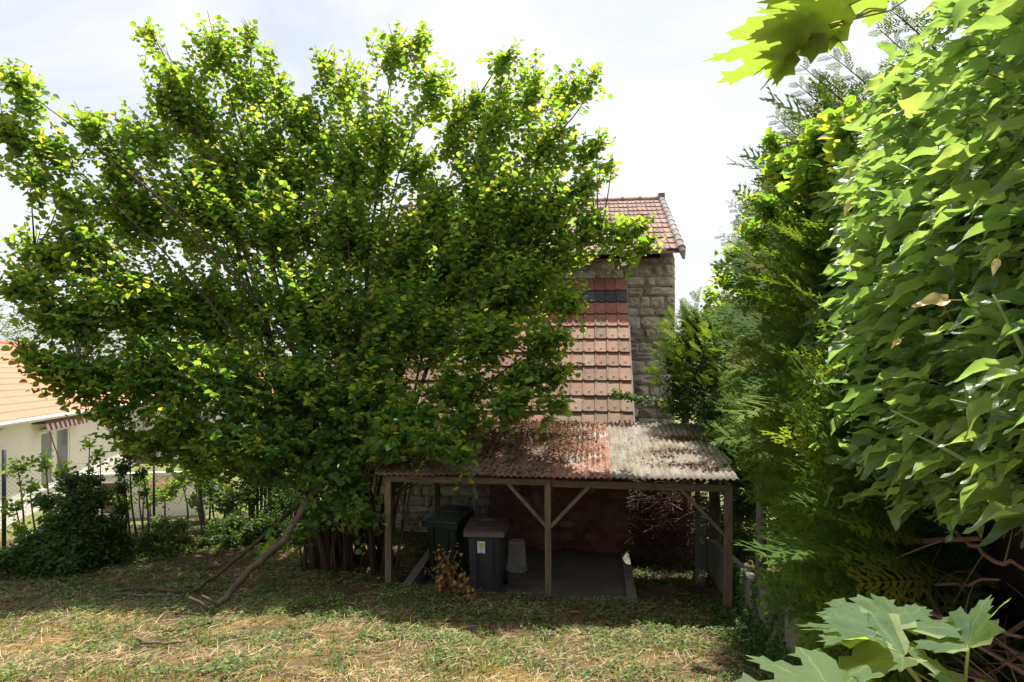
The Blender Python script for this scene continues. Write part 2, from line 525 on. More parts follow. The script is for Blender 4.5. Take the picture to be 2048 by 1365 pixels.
M['rim_plastic'] = surf('grey plastic rim', [(0.2, (.085, .083, .083)), (.8, (.13, .128, .125))], 3, .55, .12, 60, spec=.4)
M['brown_plastic'] = surf('faded brown plastic', [(0.2, (.060, .040, .030)), (.8, (.105, .075, .058))], 3, .6, .15, 50, stain=(.16, .13, .10), stain_scale=6, stain_range=(.55, .7))
M['rubber'] = surf('black rubber', [(0.2, (.012, .012, .012)), (.8, (.03, .03, .03))], 3, .8, .1)
M['pail_plastic'] = surf('grey white plastic tub', [(0.2, (.28, .26, .23)), (.8, (.42, .39, .35))], 4, .6, .1, stain=(.22, .19, .15), stain_scale=5)
M['sticker_white'] = surf('white sticker', [(0, (.62, .63, .62)), (1, (.72, .72, .71))], 8, .5, 0)
M['sticker_yellow'] = surf('yellow print', [(0, (.62, .58, .06)), (1, (.68, .64, .09))], 8, .5, 0)
M['sticker_blue'] = surf('blue print', [(0, (.035, .09, .20)), (1, (.05, .12, .25))], 8, .5, 0)
M['sticker_green'] = surf('green print', [(0, (.16, .38, .16)), (1, (.2, .42, .18))], 8, .5, 0)
M['render_white'] = surf('pale pink render', [(0.2, (.76, .70, .66)), (.8, (.84, .79, .75))], 1.5, .95, .5, 60, bump_dist=.01)
M['white_paint'] = surf('white paint', [(0.2, (.72, .71, .68)), (.8, (.80, .79, .77))], 2, .6, .05)
M['red_cloth'] = surf('maroon canvas', [(0.2, (.20, .045, .06)), (.8, (.30, .075, .09))], 5, .9, .1)
M['white_cloth'] = surf('cream canvas', [(0.2, (.60, .52, .50)), (.8, (.70, .63, .60))], 5, .9, .1)
M['dark_red'] = surf('dark red metal', [(0.2, (.10, .03, .03)), (.8, (.17, .055, .05))], 5, .6, .1)
M['fence_green'] = surf('dark green fence post', [(0.2, (.012, .022, .02)), (.8, (.03, .045, .04))], 5, .6, .1)
M['wire'] = surf('fence wire', [(0.2, (.10, .12, .10)), (.8, (.2, .22, .2))], 5, .6, .0, metallic=.4)
M['interior'] = surf('dim room', [(0.2, (.10, .10, .10)), (.8, (.16, .16, .16))], 1, .9, 0)
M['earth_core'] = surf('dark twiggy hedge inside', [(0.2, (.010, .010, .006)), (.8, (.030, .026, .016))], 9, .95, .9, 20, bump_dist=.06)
M['flower'] = leafmat('pale flower', [(0, (.55, .50, .36)), (1, (.75, .70, .55))], [(0, (.6, .55, .4)), (1, (.7, .65, .5))], tfac=.3, rough=.8)
M['orange_flower'] = leafmat('orange flower', [(0, (.55, .12, .04)), (1, (.75, .22, .07))], [(0, (.6, .2, .05)), (1, (.7, .25, .05))], tfac=.3, rough=.8)
gm, gn, go = nodes('window glass')
gb = gn.nodes.new('ShaderNodeBsdfPrincipled')
gb.inputs['Base Color'].default_value = (.16, .17, .18, 1); gb.inputs['Roughness'].default_value = .06
gb.inputs['Specular IOR Level'].default_value = .8
gn.links.new(gb.outputs[0], go.inputs[0])
M['glass'] = gm

# ground: earth and litter under the plants, mossy orange patches
m, n, out = nodes('garden soil with moss and straw')
b = n.nodes.new('ShaderNodeBsdfPrincipled')
f = noise_tex(n, 3.0, 8, .7)
r = ramp(n, [(.25, (.040, .026, .016)), (.45, (.078, .052, .031)), (.6, (.115, .085, .042)), (.75, (.18, .13, .065))]); n.links.new(f, r.inputs['Fac'])
g = noise_tex(n, 1.1, 5, .6)
mr = n.nodes.new('ShaderNodeMapRange'); mr.inputs['From Min'].default_value = .50; mr.inputs['From Max'].default_value = .62
n.links.new(g, mr.inputs['Value'])
tcn = n.nodes.new('ShaderNodeTexCoord'); sp = n.nodes.new('ShaderNodeSeparateXYZ'); n.links.new(tcn.outputs['Object'], sp.inputs[0])
front = n.nodes.new('ShaderNodeMapRange'); front.inputs['From Min'].default_value = 8.6; front.inputs['From Max'].default_value = 7.2
n.links.new(sp.outputs['Y'], front.inputs['Value'])
moss = math_node(n, 'MULTIPLY', mr.outputs['Result'], front.outputs['Result'])
col = mixc(n, math_node(n, 'MULTIPLY', moss, .6), r.outputs['Color'], (.24, .15, .035))
lawn = n.nodes.new('ShaderNodeMapRange'); lawn.inputs['From Min'].default_value = 15; lawn.inputs['From Max'].default_value = 19
n.links.new(sp.outputs['Y'], lawn.inputs['Value'])
col = mixc(n, lawn.outputs['Result'], col, (.16, .17, .06))
n.links.new(col, b.inputs['Base Color']); b.inputs['Roughness'].default_value = .95; b.inputs['Specular IOR Level'].default_value = .15
bp = n.nodes.new('ShaderNodeBump'); bp.inputs['Strength'].default_value = .8; bp.inputs['Distance'].default_value = .03
n.links.new(noise_tex(n, 14, 8, .7), bp.inputs['Height']); n.links.new(bp.outputs['Normal'], b.inputs['Normal'])
n.links.new(b.outputs[0], out.inputs[0])
M['soil'] = m

# ---------------------------------------------------------------- ground
xs = np.concatenate([-np.geomspace(600, 12, 26)[:-1], np.arange(-12, 4, .11), np.geomspace(4, 600, 26)])
ys = np.concatenate([-np.geomspace(400, 1, 14), np.arange(0, 17, .11), np.geomspace(17, 900, 34)])
GX, GY = np.meshgrid(xs, ys, indexing='ij')
GZ = terrain(GX, GY)
bump = np.array([mnoise.fractal(Vector((x * 1.4, y * 1.4, 0)), 1.0, 2.0, 4) for x, y in zip(GX.ravel(), GY.ravel())]).reshape(GX.shape)
near = np.exp(-np.clip(np.hypot(GX, GY - 8) - 14, 0, 99) / 6)
inside = (GX > -2.9) & (GX < .7) & (GY > 9.5) & (GY < 13)
GZ = GZ + bump * .035 * near * np.where(inside, 0.0, 1)
nx, ny = GX.shape
idx = np.arange(nx * ny).reshape(nx, ny)
a, b_, c, d = idx[:-1, :-1].ravel(), idx[1:, :-1].ravel(), idx[1:, 1:].ravel(), idx[:-1, 1:].ravel()
gme = mesh_np('ground', np.stack([GX.ravel(), GY.ravel(), GZ.ravel()], 1), np.concatenate([np.stack([a, b_, c], 1), np.stack([a, c, d], 1)]), M['soil'], smooth=True)
tag(obj('ground', gme), 'garden ground of bare earth, moss and dry grass', kind='structure')

# slab of the shed with its two kerbs
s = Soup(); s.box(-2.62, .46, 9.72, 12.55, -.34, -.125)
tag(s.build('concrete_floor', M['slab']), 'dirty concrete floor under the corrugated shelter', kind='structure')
k = Soup(); k.box(.462, .60, 9.66, 12.5, -.34, -.075)
tag(k.build('kerb', M['concrete']), 'narrow concrete kerb along the open side of the shelter floor', kind='structure')
k = Soup(); k.beam((-2.72, 9.55, -.10), (-2.78, 12.4, .03), .13, .34)
tag(k.build('kerb', M['concrete']), 'thick grey concrete kerb left of the green bin', kind='structure')

# ---------------------------------------------------------------- stone and tile pieces
def stone_mesh(i):
    rs = np.random.default_rng(100 + i)
    n = 5
    u = np.linspace(-.5, .5, n)
    V, T = [], []
    for j in range(n):
        for k_ in range(n):
            x, z = u[k_], u[j]
            e = max(abs(x), abs(z)) * 2
            edge = e > .99
            dep = -.15 * rs.random() if edge else -(.30 + .70 * rs.random())
            jx, jz = (rs.random(2) - .5) * (.17 if edge else .16)
            corner = abs(abs(x) - .5) < .01 and abs(abs(z) - .5) < .01
            sh = .90 if corner else 1
            V.append((x * sh + jx * .6, dep, z * sh + jz * .6))
    for j in range(n - 1):
        for k_ in range(n - 1):
            a = j * n + k_
            q = [a, a + 1, a + n + 1, a + n]
            T += [[q[0], q[1], q[2]], [q[0], q[2], q[3]]] if rs.random() < .5 else [[q[0], q[1], q[3]], [q[1], q[2], q[3]]]
    base = len(V)
    ring = [k_ for k_ in range(n)] + [j * n + n - 1 for j in range(1, n)] + [(n - 1) * n + k_ for k_ in range(n - 2, -1, -1)] + [j * n for j in range(n - 2, 0, -1)]
    for q in ring: V.append((V[q][0], 1.3, V[q][2]))
    for q in range(len(ring)):
        a, b = ring[q], ring[(q + 1) % len(ring)]
        T += [[a, base + q, base + (q + 1) % len(ring)], [a, base + (q + 1) % len(ring), b]]
    return mesh_np('stone', V, T, M['stone'])


STONES = [stone_mesh(i) for i in range(16)]


def lay_stones(parent, x0, x1, z0, z1, y, course=.2, wid=.3, prot=.035, skip=None, seed=1):
    """random coursed rubble, each stone an object; local frame of parent"""
    rs = random.Random(seed)
    z = z0
    while z < z1 - .05:
        h = course * rs.uniform(.72, 1.3)
        if z + h > z1: h = z1 - z
        x = x0 - rs.random() * .1
        x = x0
        while x < x1 - .04:
            wd = wid * rs.uniform(.5, 1.6)
            if x + wd > x1 - .1: wd = x1 - x
            cx, cz = x + wd / 2, z + h / 2
            if not (skip and skip(cx, cz)):
                o = bpy.data.objects.new('stone', rs.choice(STONES))
                o.location = (cx, y, cz)
                o.scale = ((wd - .022) * rs.choice((-1, 1)), prot * rs.uniform(.7, 1.5), (h - .02) * rs.choice((-1, 1)))
                o.rotation_euler = (0, rs.uniform(-.03, .03), 0)
                link(o, parent)
            x += wd
        z += h


def tile_mesh(name, mat, wdt, ln, simple=False, thick=.028):
    """interlocking clay tile: side roll, flat pans, centre boss, thick front lip. Runs up +Y, faces +Z"""
    if simple:
        prof = [(0, .004), (.07, .030), (.16, .004), (.52, .0), (.60, .020), (.68, 0), (1, .002)]
    else:
        prof = [(0, .006), (.04, .032), (.13, .034), (.17, .008), (.5, .004), (.93, .004), (1, .012)]
    V, T = [], []
    L = ln * 1.12
    for y, lift in ((0, thick), (L, 0.0)):
        for px_, h in prof:
            V.append((px_ * wdt, y, h + lift * 1.0))
    n_ = len(prof)
    for k_ in range(n_ - 1):
        T += [[k_, k_ + 1, n_ + k_ + 1], [k_, n_ + k_ + 1, n_ + k_]]
    b0 = len(V)
    for px_, h in prof: V.append((px_ * wdt, .006, -.004))
    for k_ in range(n_ - 1): T += [[k_, b0 + k_, b0 + k_ + 1], [k_, b0 + k_ + 1, k_ + 1]]
    # right side edge
    c0 = len(V); V += [(wdt, L, -.02)]
    T += [[n_ - 1, b0 + n_ - 1, c0], [n_ - 1, c0, 2 * n_ - 1]]
    if not simple:   # lozenge boss in the lower pan with its drip point
        q = len(V); cx = .56 * wdt
        for dx, dy, dz in ((0, .03, .0), (.030, .12, 0), (0, .20, 0), (-.030, .12, 0), (0, .10, .018)):
            fr = 1 - (dy) / L
            V.append((cx + dx, dy, .006 + thick * fr + dz))
        T += [[q, q + 1, q + 4], [q + 1, q + 2, q + 4], [q + 2, q + 3, q + 4], [q + 3, q, q + 4]]
    return mesh_np(name, V, T, mat)


def lay_tiles(parent, meshes_by_row, x0, ncol, wdt, rows, ln, slope, y0, z0, maxobj=300, prefer_right=True, rot=.012, name='roof_tile', seed=3):
    rs = random.Random(seed)
    cells = [(r_, c_) for r_ in range(rows) for c_ in range(ncol)]
    if prefer_right: cells.sort(key=lambda q: -q[1])
    ux, uy = math.cos(slope), math.sin(slope)
    extra = Soup(); ne = 0
    for i, (r_, c_) in enumerate(cells):
        me = meshes_by_row(r_, c_, rs)
        loc = Vector((x0 + c_ * wdt + (r_ % 2) * 0, y0 + r_ * ln * ux, z0 + r_ * ln * uy))
        eul = Euler((slope + rs.uniform(-rot, rot), rs.uniform(-rot, rot), rs.uniform(-rot, rot)))
        loc += Vector((rs.uniform(-.003, .003), rs.uniform(-.008, .008), rs.uniform(0, .004)))
        if i < maxobj:
            obj(name, me, parent, loc, eul)
        else:
            V = np.empty(len(me.vertices) * 3); me.vertices.foreach_get('co', V); V = V.reshape(-1, 3)
            T = np.array([list(p.vertices) for p in me.polygons])
            V = V @ np.array(eul.to_matrix()).T + np.array(loc)
            extra.add(V, T, rs.random()); ne += 1
    if ne:
        o = extra.build('roof_tile', meshes_by_row(rows - 1, 0, rs).materials[0], parent); o['kind'] = 'stuff'


# ---------------------------------------------------------------- main stone house
HY = 15.85
house = empty('stone_house', (0, HY, 0), 'tall old stone house with pinkish tiled roof and zinc gutter behind the trees', 'house')
s = Soup()
s.box(-5.5, 1.79, .03, 8.1, -.6, 5.78)
# gable triangle towards the right and left ends
for x_a, x_b in ((1.49, 1.789), (-5.5, -5.2)):
    s.add([(x_a, .03, 5.78), (x_a, 8.1, 5.78), (x_a, 4.1, 7.95), (x_b, .03, 5.78), (x_b, 8.1, 5.78), (x_b, 4.1, 7.95)],
          [[0, 1, 2], [3, 5, 4], [0, 2, 5], [0, 5, 3], [1, 4, 5], [1, 5, 2]])
wall = s.build('wall', M['mortar'], house)
lay_stones(wall, .66, 1.81, -.3, 5.78, .02, .255, .33, .085, seed=11)
lay_stones(wall, -2.6, .66, 5.26, 5.78, .02, .26, .36, .075, seed=12)
# quoins turning the corner
rs = random.Random(5)
z = -.3
while z < 5.7:
    h = rs.uniform(.22, .3)
    o = bpy.data.objects.new('quoin_stone', rs.choice(STONES)); ln_ = rs.uniform(.3, .55)
    o.location = (1.79, .02 + ln_ / 2, z + h / 2); o.rotation_euler = (0, 0, R(90)); o.scale = (ln_, .04, h - .02)
    link(o, wall); z += h
SL2 = math.atan2(8.15 - 5.92, 4.55)
TOP = tile_mesh('roof_tile', M['tile_top'], .25, .455, simple=True)
deck = Soup()
deck.add([(-5.7, -.42, 5.86), (1.86, -.42, 5.86), (1.86, 4.1, 8.06), (-5.7, 4.1, 8.06), (1.86, 8.6, 5.86), (-5.7, 8.6, 5.86),
          (-5.7, -.42, 5.80), (1.86, -.42, 5.80), (1.86, 4.1, 7.96), (-5.7, 4.1, 7.96)],
         [[0, 1, 2], [0, 2, 3], [3, 2, 4], [3, 4, 5], [6, 8, 7], [6, 9, 8], [0, 6, 7], [0, 7, 1], [1, 7, 8], [1, 8, 2]])
roof = deck.build('roof', M['tile_top'], house)
lay_tiles(roof, lambda r_, c_, q: TOP, -5.62, 30, .25, 11, .462, SL2, -.47, 5.875)
# verge tiles down the right edge, ridge caps along the top
def cap_mesh(name, mat, ln, rad, flare=1.12):
    q = Soup(); V, T = [], []
    nn = 7
    for y, rr in ((0, rad * flare), (ln * .12, rad * flare), (ln * .13, rad), (ln, rad * .95)):
        for k_ in range(nn):
            an = math.pi * k_ / (nn - 1)
            V.append((math.cos(an) * rr, y, math.sin(an) * rr))
    for i in range(3):
        for k_ in range(nn - 1):
            a = i * nn + k_
            T += [[a, a + 1, a + nn + 1], [a, a + nn + 1, a + nn]]
    for k_ in range(1, nn - 1): T.append([0, k_, k_ + 1])
    return mesh_np(name, V, T, mat, smooth=False)


VM = cap_mesh('verge_tile', M['verge'], .46, .085)
for r_ in range(11):
    obj('verge_tile', VM, roof, (1.89, -.50 + r_ * .462 * math.cos(SL2), 5.88 + r_ * .462 * math.sin(SL2)), (SL2, 0, rs.uniform(-.02, .02)))
e = Soup(); e.tube([(1.89, -.46, 5.90), (1.90, -.56, 5.80), (1.92, -.62, 5.64)], [.085, .07, .03], 8)
e.build('verge_end', M['verge'], roof)
RM = cap_mesh('ridge_tile', M['tile_top'], .52, .11, 1.25)
for k_ in range(15):
    obj('ridge_tile', RM, roof, (1.82 - k_ * .5, 4.12, 8.10), (0, 0, R(90)))
g = Soup(); g.box(1.80, 1.98, 4.0, 4.24, 8.05, 8.28)
g.build('ridge_end', M['verge'], roof)
# gutter: open half round, brackets
g = Soup(); V, T = [], []
NN = 9
for x in np.linspace(-5.6, 1.55, 20):
    for k_ in range(NN):
        an = math.pi + math.pi * k_ / (NN - 1)
        V.append((x, -.52 + math.cos(an) * .07, 5.855 + math.sin(an) * .07 - .012 * (x + 5) / 6))
for i in range(19):
    for k_ in range(NN - 1):
        a = i * NN + k_; T += [[a, a + NN, a + NN + 1], [a, a + NN + 1, a + 1]]
g.add(V, T)
g.tube([(-5.6, -.595, 5.865), (1.55, -.595, 5.852)], .010, 6)
gut = g.build('gutter', M['zinc'], house, smooth=True)
for k_ in range(9):
    q = Soup(); x = -5.2 + k_ * .8
    q.tube([(x, -.52 + math.cos(a_) * .078, 5.853 + math.sin(a_) * .078) for a_ in np.linspace(math.pi, 2 * math.pi, 7)], .008, 4)
    q.build('bracket', M['zinc'], gut)

# ---------------------------------------------------------------- tiled stone annex in front of it
AY = 12.62
annex = empty('stone_annex', (0, AY, 0), 'low stone and red brick annex with a steep mossy tiled roof', 'annex')
s = Soup(); s.box(-4.9, .60, .14, 3.1, -.5, 2.12)
s.add([(.30, .14, 2.12), (.30, 3.1, 2.12), (.30, 3.1, 5.0), (.60, .14, 2.12), (.60, 3.1, 2.12), (.60, 3.1, 5.0)],
      [[0, 1, 2], [3, 5, 4], [0, 2, 5], [0, 5, 3]])
aw = s.build('wall', M['mortar'], annex)
lay_stones(aw, -4.75, -1.96, .0, 2.14, .13, .185, .26, .05, seed=21)
b_s = Soup(); b_s.box(-1.955, .62, .075, .138, -.45, 2.06)
bw = b_s.build('brick_wall', M['brick_mortar'], annex)


def brick_mesh(i):
    rs_ = np.random.default_rng(i)
    V = []
    for y, k_ in ((1, 1.0), (-.6, 1.0), (-1, .92)):
        for x, z in ((-.5, -.5), (.5, -.5), (.5, .5), (-.5, .5)):
            V.append((x * k_ + (rs_.random() - .5) * .03, y, z * (k_ if k_ == 1 else .84) + (rs_.random() - .5) * .05))
    T = [[8, 9, 10], [8, 10, 11]]
    for r0 in (0, 4):
        for k_ in range(4):
            a, b = r0 + k_, r0 + (k_ + 1) % 4
            T += [[a, b, b + 4], [a, b + 4, a + 4]]
    T = [[t[0], t[2], t[1]] if False else t for t in T]
    return mesh_np('brick', V, T, M['brick'])


BR = [brick_mesh(i) for i in range(6)]
rs = random.Random(9)
z, row = -.2, 0
while z < 2.02:
    h = .128
    x = -1.955 - (row % 2) * .11
    while x < .60:
        x2 = min(x + .222, .615); x1 = max(x, -1.953)
        if x2 - x1 > .05 and rs.random() > .03:
            o = obj('brick', rs.choice(BR), bw, ((x1 + x2) / 2, .072, z + h / 2), None, (x2 - x1 - .016, .010, h - .018))
            o.rotation_euler = (0, rs.uniform(-.01, .01), 0)
        x += .222
    z += h; row += 1
# smears of old plaster on the bricks
for cx, cz, sx, sz in ((-1.13, 1.25, .12, .30), (-1.08, .78, .09, .24), (-.95, .55, .08, .2), (-.2, 1.45, .22, .16), (-.1, 1.0, .12, .1), (-1.3, 1.8, .16, .1), (.35, 1.5, .1, .3), (-.5, .35, .2, .08)):
    q = Soup(); npt = 14
    ring = []
    for k_ in range(npt):
        an = 2 * math.pi * k_ / npt; rr = rs.uniform(.6, 1.1)
        ring.append((cx + math.cos(an) * sx * rr, .058, cz + math.sin(an) * sz * rr))
    q.add([(cx, .052, cz)] + ring, [[0, 1 + (k_ + 1) % npt, 1 + k_] for k_ in range(npt)])
    q.build('plaster_patch', M['plaster'], bw)
SL = math.atan2(3.12, 3.22)
TW, TL = .2365, .408
TM = {k_: tile_mesh('roof_tile', M[m_], TW, TL, thick=.040) for k_, m_ in (('n', 'tile'), ('l', 'tile_low'), ('r', 'tile_red'), ('d', 'tile_dark'))}


def annex_tile(r_, c_, q):
    if r_ == 9: return TM['d']
    if r_ == 10: return TM['r']
    if r_ <= 1: return TM['l'] if c_ > 15 or q.random() < .25 else TM['r'] if q.random() < .3 else TM['n']
    if r_ in (7, 8): return TM['r'] if q.random() < .75 else TM['n']
    if r_ <= 4: return TM['l'] if q.random() < .62 else TM['n']
    return TM['n'] if q.random() < .7 else TM['l']


d_ = Soup()
d_.add([(-4.95, -.10, 2.13), (.66, -.10, 2.13), (.66, 3.2, 5.33), (-4.95, 3.2, 5.33), (-4.95, -.08, 2.07), (.66, -.08, 2.07), (.66, 3.2, 5.22), (-4.95, 3.2, 5.22)],
       [[0, 1, 2], [0, 2, 3], [4, 6, 5], [4, 7, 6], [0, 4, 5], [0, 5, 1], [1, 5, 6], [1, 6, 2]])
ar = d_.build('roof', M['beam_wood'], annex)
lay_tiles(ar, annex_tile, .70 - 23 * TW, 23, TW, 11, TL, SL, -.16, 2.125, maxobj=300)
# cement fillet where the tile edge meets the house
fl = Soup(); fl.beam((.70, -.08, 2.16), (.70, 3.2, 5.36), .05, .05, up=(1, 0, 0)); fl.build('cement_fillet', M['mortar'], ar)
# drainpipe on the stone wall
q = Soup(); q.tube([(-2.22, .03, 2.08), (-2.22, .03, .72), (-2.22, .03, -.05)], .038, 10)
dp = tag(q.build('drainpipe', M['pipe'], smooth=True, loc=(0, AY - .08, 0)), 'grey painted drainpipe running down the stone wall behind the bins', 'drainpipe')
for zz in (.5, 1.45, 1.95):
    q = Soup(); q.tube([(-2.22, .03, zz), (-2.22, .03, zz + .035)], .047, 10); q.build('bracket', M['zinc'], dp, smooth=True)

# ---------------------------------------------------------------- corrugated shelter
SH = empty('shelter', (0, 9.6, 0), 'open timber lean-to shelter roofed with rusty and pale corrugated sheets', 'shelter')
SLB = (2.16 - 1.66) / 3.02         # rise of the roof


def sx(y): return 1.66 + SLB * (y - 9.6)


posts = [(-2.97, 9.62, .0, 1.63, .085), (-.65, 9.60, -.1, 1.62, .085), (1.80, 9.62, -.15, 1.60, .10)]
for x, y, z0, z1, wd in posts:
    q = Soup(); q.box(-wd / 2, wd / 2, -wd / 2, wd / 2, z0 - .15, z1)
    o = q.build('post', M['wood'], SH, loc=(x, y - 9.6, 0), rot=(R(.4), R(random.uniform(-.5, .5)), 0))
for x in (-2.9, 1.80):
    q = Soup(); q.box(-.04, .04, -.04, .04, -.4, 2.0); q.build('post', M['wood'], SH, loc=(x, 2.78, 0))
q = Soup(); q.beam((-3.0, .0, 1.625), (-.61, .0, 1.615), .07, .085); q.build('beam', M['beam_wood'], SH)
q = Soup(); q.beam((-.69, .012, 1.60), (1.86, .012, 1.575), .07, .095); q.build('beam', M['beam_wood'], SH)
for a, b in (((-.67, -.0, .98), (-1.22, 0, 1.58)), ((-.63, 0, .98), (-.08, 0, 1.57)), ((1.77, 0, .92), (1.17, 0, 1.55))):
    q = Soup(); q.beam(a, b, .045, .075, up=(0, 1, 0)); q.build('brace', M['wood'], SH)
for x in np.linspace(-2.95, 1.78, 7):
    q = Soup(); q.beam((x, .0, sx(9.6) + .0), (x, 2.95, sx(12.55) - .02), .05, .07); q.build('rafter', M['beam_wood'], SH)
for y in (1.0, 2.0, 2.85):
    q = Soup(); q.beam((-3.0, y, sx(9.6 + y) + .045), (1.84, y, sx(9.6 + y) + .045), .05, .025); q.build('batten', M['beam_wood'], SH)
PITCH, AMP = .086, .0125


def sheet(x0, x1, mat, y0=9.44, y1=12.62, lift=0.0, parent=SH, label=None, tilt=0.0):
    nxw = int((x1 - x0) / PITCH * 8); X = np.linspace(x0, x1, nxw)
    Y = np.linspace(y0, y1, 12)
    V = []
    ph = 0
    sag = np.array([mnoise.noise(Vector((x * .9, 3.3, 0))) for x in X]) * .010
    for y in Y:
        for i, x in enumerate(X):
            V.append((x, y - 9.6 + tilt * (x - x0), sx(y) + .078 + lift + AMP * math.cos(2 * math.pi * x / PITCH) + sag[i] + .008 * mnoise.noise(Vector((x * 2, y * 1.3, 0)))))
    V = np.array(V); n_ = len(V)
    V2 = V.copy(); V2[:, 2] -= .004
    nX, nY = len(X), len(Y)
    id_ = np.arange(nX * nY).reshape(nY, nX)
    a, b, c, d = id_[:-1, :-1].ravel(), id_[:-1, 1:].ravel(), id_[1:, 1:].ravel(), id_[1:, :-1].ravel()
    T = np.concatenate([np.stack([a, b, c], 1), np.stack([a, c, d], 1)])
    T2 = T[:, ::-1] + n_
    e_ = id_[0]; ed = np.concatenate([np.stack([e_[:-1], e_[:-1] + n_, e_[1:] + n_], 1), np.stack([e_[:-1], e_[1:] + n_, e_[1:]], 1)])
    me = mesh_np('corrugated_sheet', np.concatenate([V, V2]), np.concatenate([T, T2, ed]), mat, smooth=True)
    o = obj('corrugated_sheet', me, parent)
    if label: o['label'] = label
    return o


sheet(-3.12, -2.25, M['rust_dull'], label='dull grey brown corrugated sheet')
sheet(-2.30, -1.42, M['rust_dull'], lift=.006, y0=9.46, label='dull grey brown corrugated sheet')
sheet(-1.46, -.63, M['rust_dull'], lift=.001, y0=9.43, label='brown corrugated sheet under dead leaves')
sheet(-.68, .22, M['rust'], lift=.007, y0=9.42, label='rusty red corrugated sheet')
sheet(.17, 1.08, M['cement'], lift=.001, y0=9.45, label='pale corrugated cement sheet')
sheet(1.03, 1.93, M['cement'], lift=.008, y0=9.46, label='pale corrugated cement sheet with moss')

# ---------------------------------------------------------------- leaf templates
def tm(V, T, uv=None):
    V = np.array(V, float)
    return (V, np.array(T), V[:, :2].copy() if uv is None else uv)


def hazel_t(fold=.10, droop=.12, round_=1.0):
    mid = [(0, 0), (0, .33), (0, .68), (0, 1.0)]
    side = [(.27, .06), (.47 * round_, .38), (.36 * round_, .76)]
    V = [(x, y, -droop * y * y) for x, y in mid] + [(-x, y, fold * x - droop * y * y) for x, y in side] + [(x, y, fold * x * 1.4 - droop * y * y) for x, y in side]
    T = [[0, 1, 4], [4, 1, 5], [1, 2, 5], [5, 2, 6], [2, 3, 6], [0, 7, 1], [7, 8, 1], [1, 8, 2], [8, 9, 2], [2, 9, 3]]
    T = [[t[0], t[1], t[2]] for t in T]
    return tm(V, T)


HZ = [hazel_t(.35, .15), hazel_t(.5, .3, .92), hazel_t(.15, -.05, 1.08), hazel_t(.7, .1, .95)]


def ivy_t(fold, curl, wave, wide=1.0, lobes=False, twist=0.0):
    """adult ivy leaf: broad shoulders, drawn out tip, wavy margin; base at the origin with its stalk"""
    if lobes:
        half = [(.0, -.02), (.20, -.10), (.46, .04), (.60, .22), (.34, .36), (.30, .52), (.16, .78), (0, 1.0)]
    else:
        half = [(.0, .0), (.18, -.03), (.38, .10), (.44, .27), (.37, .46), (.24, .66), (.11, .85), (0, 1.0)]
    hx, hy = np.array([p_[0] for p_ in half]), np.array([p_[1] for p_ in half])
    tt_ = np.linspace(0, len(half) - 1, 13); k_ = np.arange(len(half))
    sm = lambda a_: np.interp(tt_, k_, a_) * .5 + .25 * (np.interp(np.clip(tt_ - .45, 0, 99), k_, a_) + np.interp(np.clip(tt_ + .45, 0, len(half) - 1), k_, a_))
    half = [(0, half[0][1])] + [(a_, b_) for a_, b_ in zip(sm(hx)[1:-1], sm(hy)[1:-1])] + [(0, 1.0)]
    V, T = [], []
    nst = len(half)
    for sgn in (-1, 1):
        for i, (x, y) in enumerate(half[1:-1]):
            wv = wave * math.sin(i * 1.15 + (1.2 if sgn > 0 else 0))
            for fr in (.5, 1.0):
                xx = x * wide * fr
                V.append((sgn * xx + twist * y * y * .3, y - .0, fold * xx * fr + (wv if fr == 1 else wv * .2) - curl * y * y))
    mid0 = len(V)
    for x, y in half: V.append((twist * y * y * .3, max(y, 0), -curl * y * y))
    m_ = nst - 2
    for si, sgn in enumerate((-1, 1)):
        b0 = si * m_ * 2
        def inn(i): return b0 + (i - 1) * 2
        def outr(i): return b0 + (i - 1) * 2 + 1
        for i in range(1, m_):
            qs = [[mid0 + i, mid0 + i + 1, inn(i + 1), inn(i)], [inn(i), inn(i + 1), outr(i + 1), outr(i)]]
            for q in qs: T += [[q[0], q[1], q[2]], [q[0], q[2], q[3]]] if sgn < 0 else [[q[0], q[2], q[1]], [q[0], q[3], q[2]]]
        t3 = [[mid0, mid0 + 1, inn(1)], [mid0, inn(1), outr(1)], [mid0 + m_, mid0 + m_ + 1, inn(m_)], [inn(m_), mid0 + m_ + 1, outr(m_)]]
        T += t3 if sgn < 0 else [[t[0], t[2], t[1]] for t in t3]
    # stalk: a thin three sided stem running back from the base
    k0 = len(V)
    for y, dz in ((.03, 0), (-.45, -.06)):
        for k_ in range(3):
            an = 2 * math.pi * k_ / 3
            V.append((math.cos(an) * .017, y, math.sin(an) * .017 - .012 + dz))
    for k_ in range(3):
        a, b = k0 + k_, k0 + (k_ + 1) % 3
        T += [[a, b, b + 3], [a, b + 3, a + 3]]
    return tm(V, T)


IV = [ivy_t(.45, .20, .07, .56), ivy_t(.80, .30, .09, .54, twist=1.0), ivy_t(.30, .12, .09, .60, twist=-.8), ivy_t(.65, .40, .08, .50, twist=.5), ivy_t(.35, .18, .07, .72, lobes=True)]


def simple_t():
    V = [(0, 0, 0), (-.34, .35, .08), (0, .45, -.02), (.34, .35, .08), (0, 1, -.12)]
    return tm(V, [[0, 2, 1], [0, 3, 2], [1, 2, 4], [2, 3, 4]])


SM = [simple_t()]


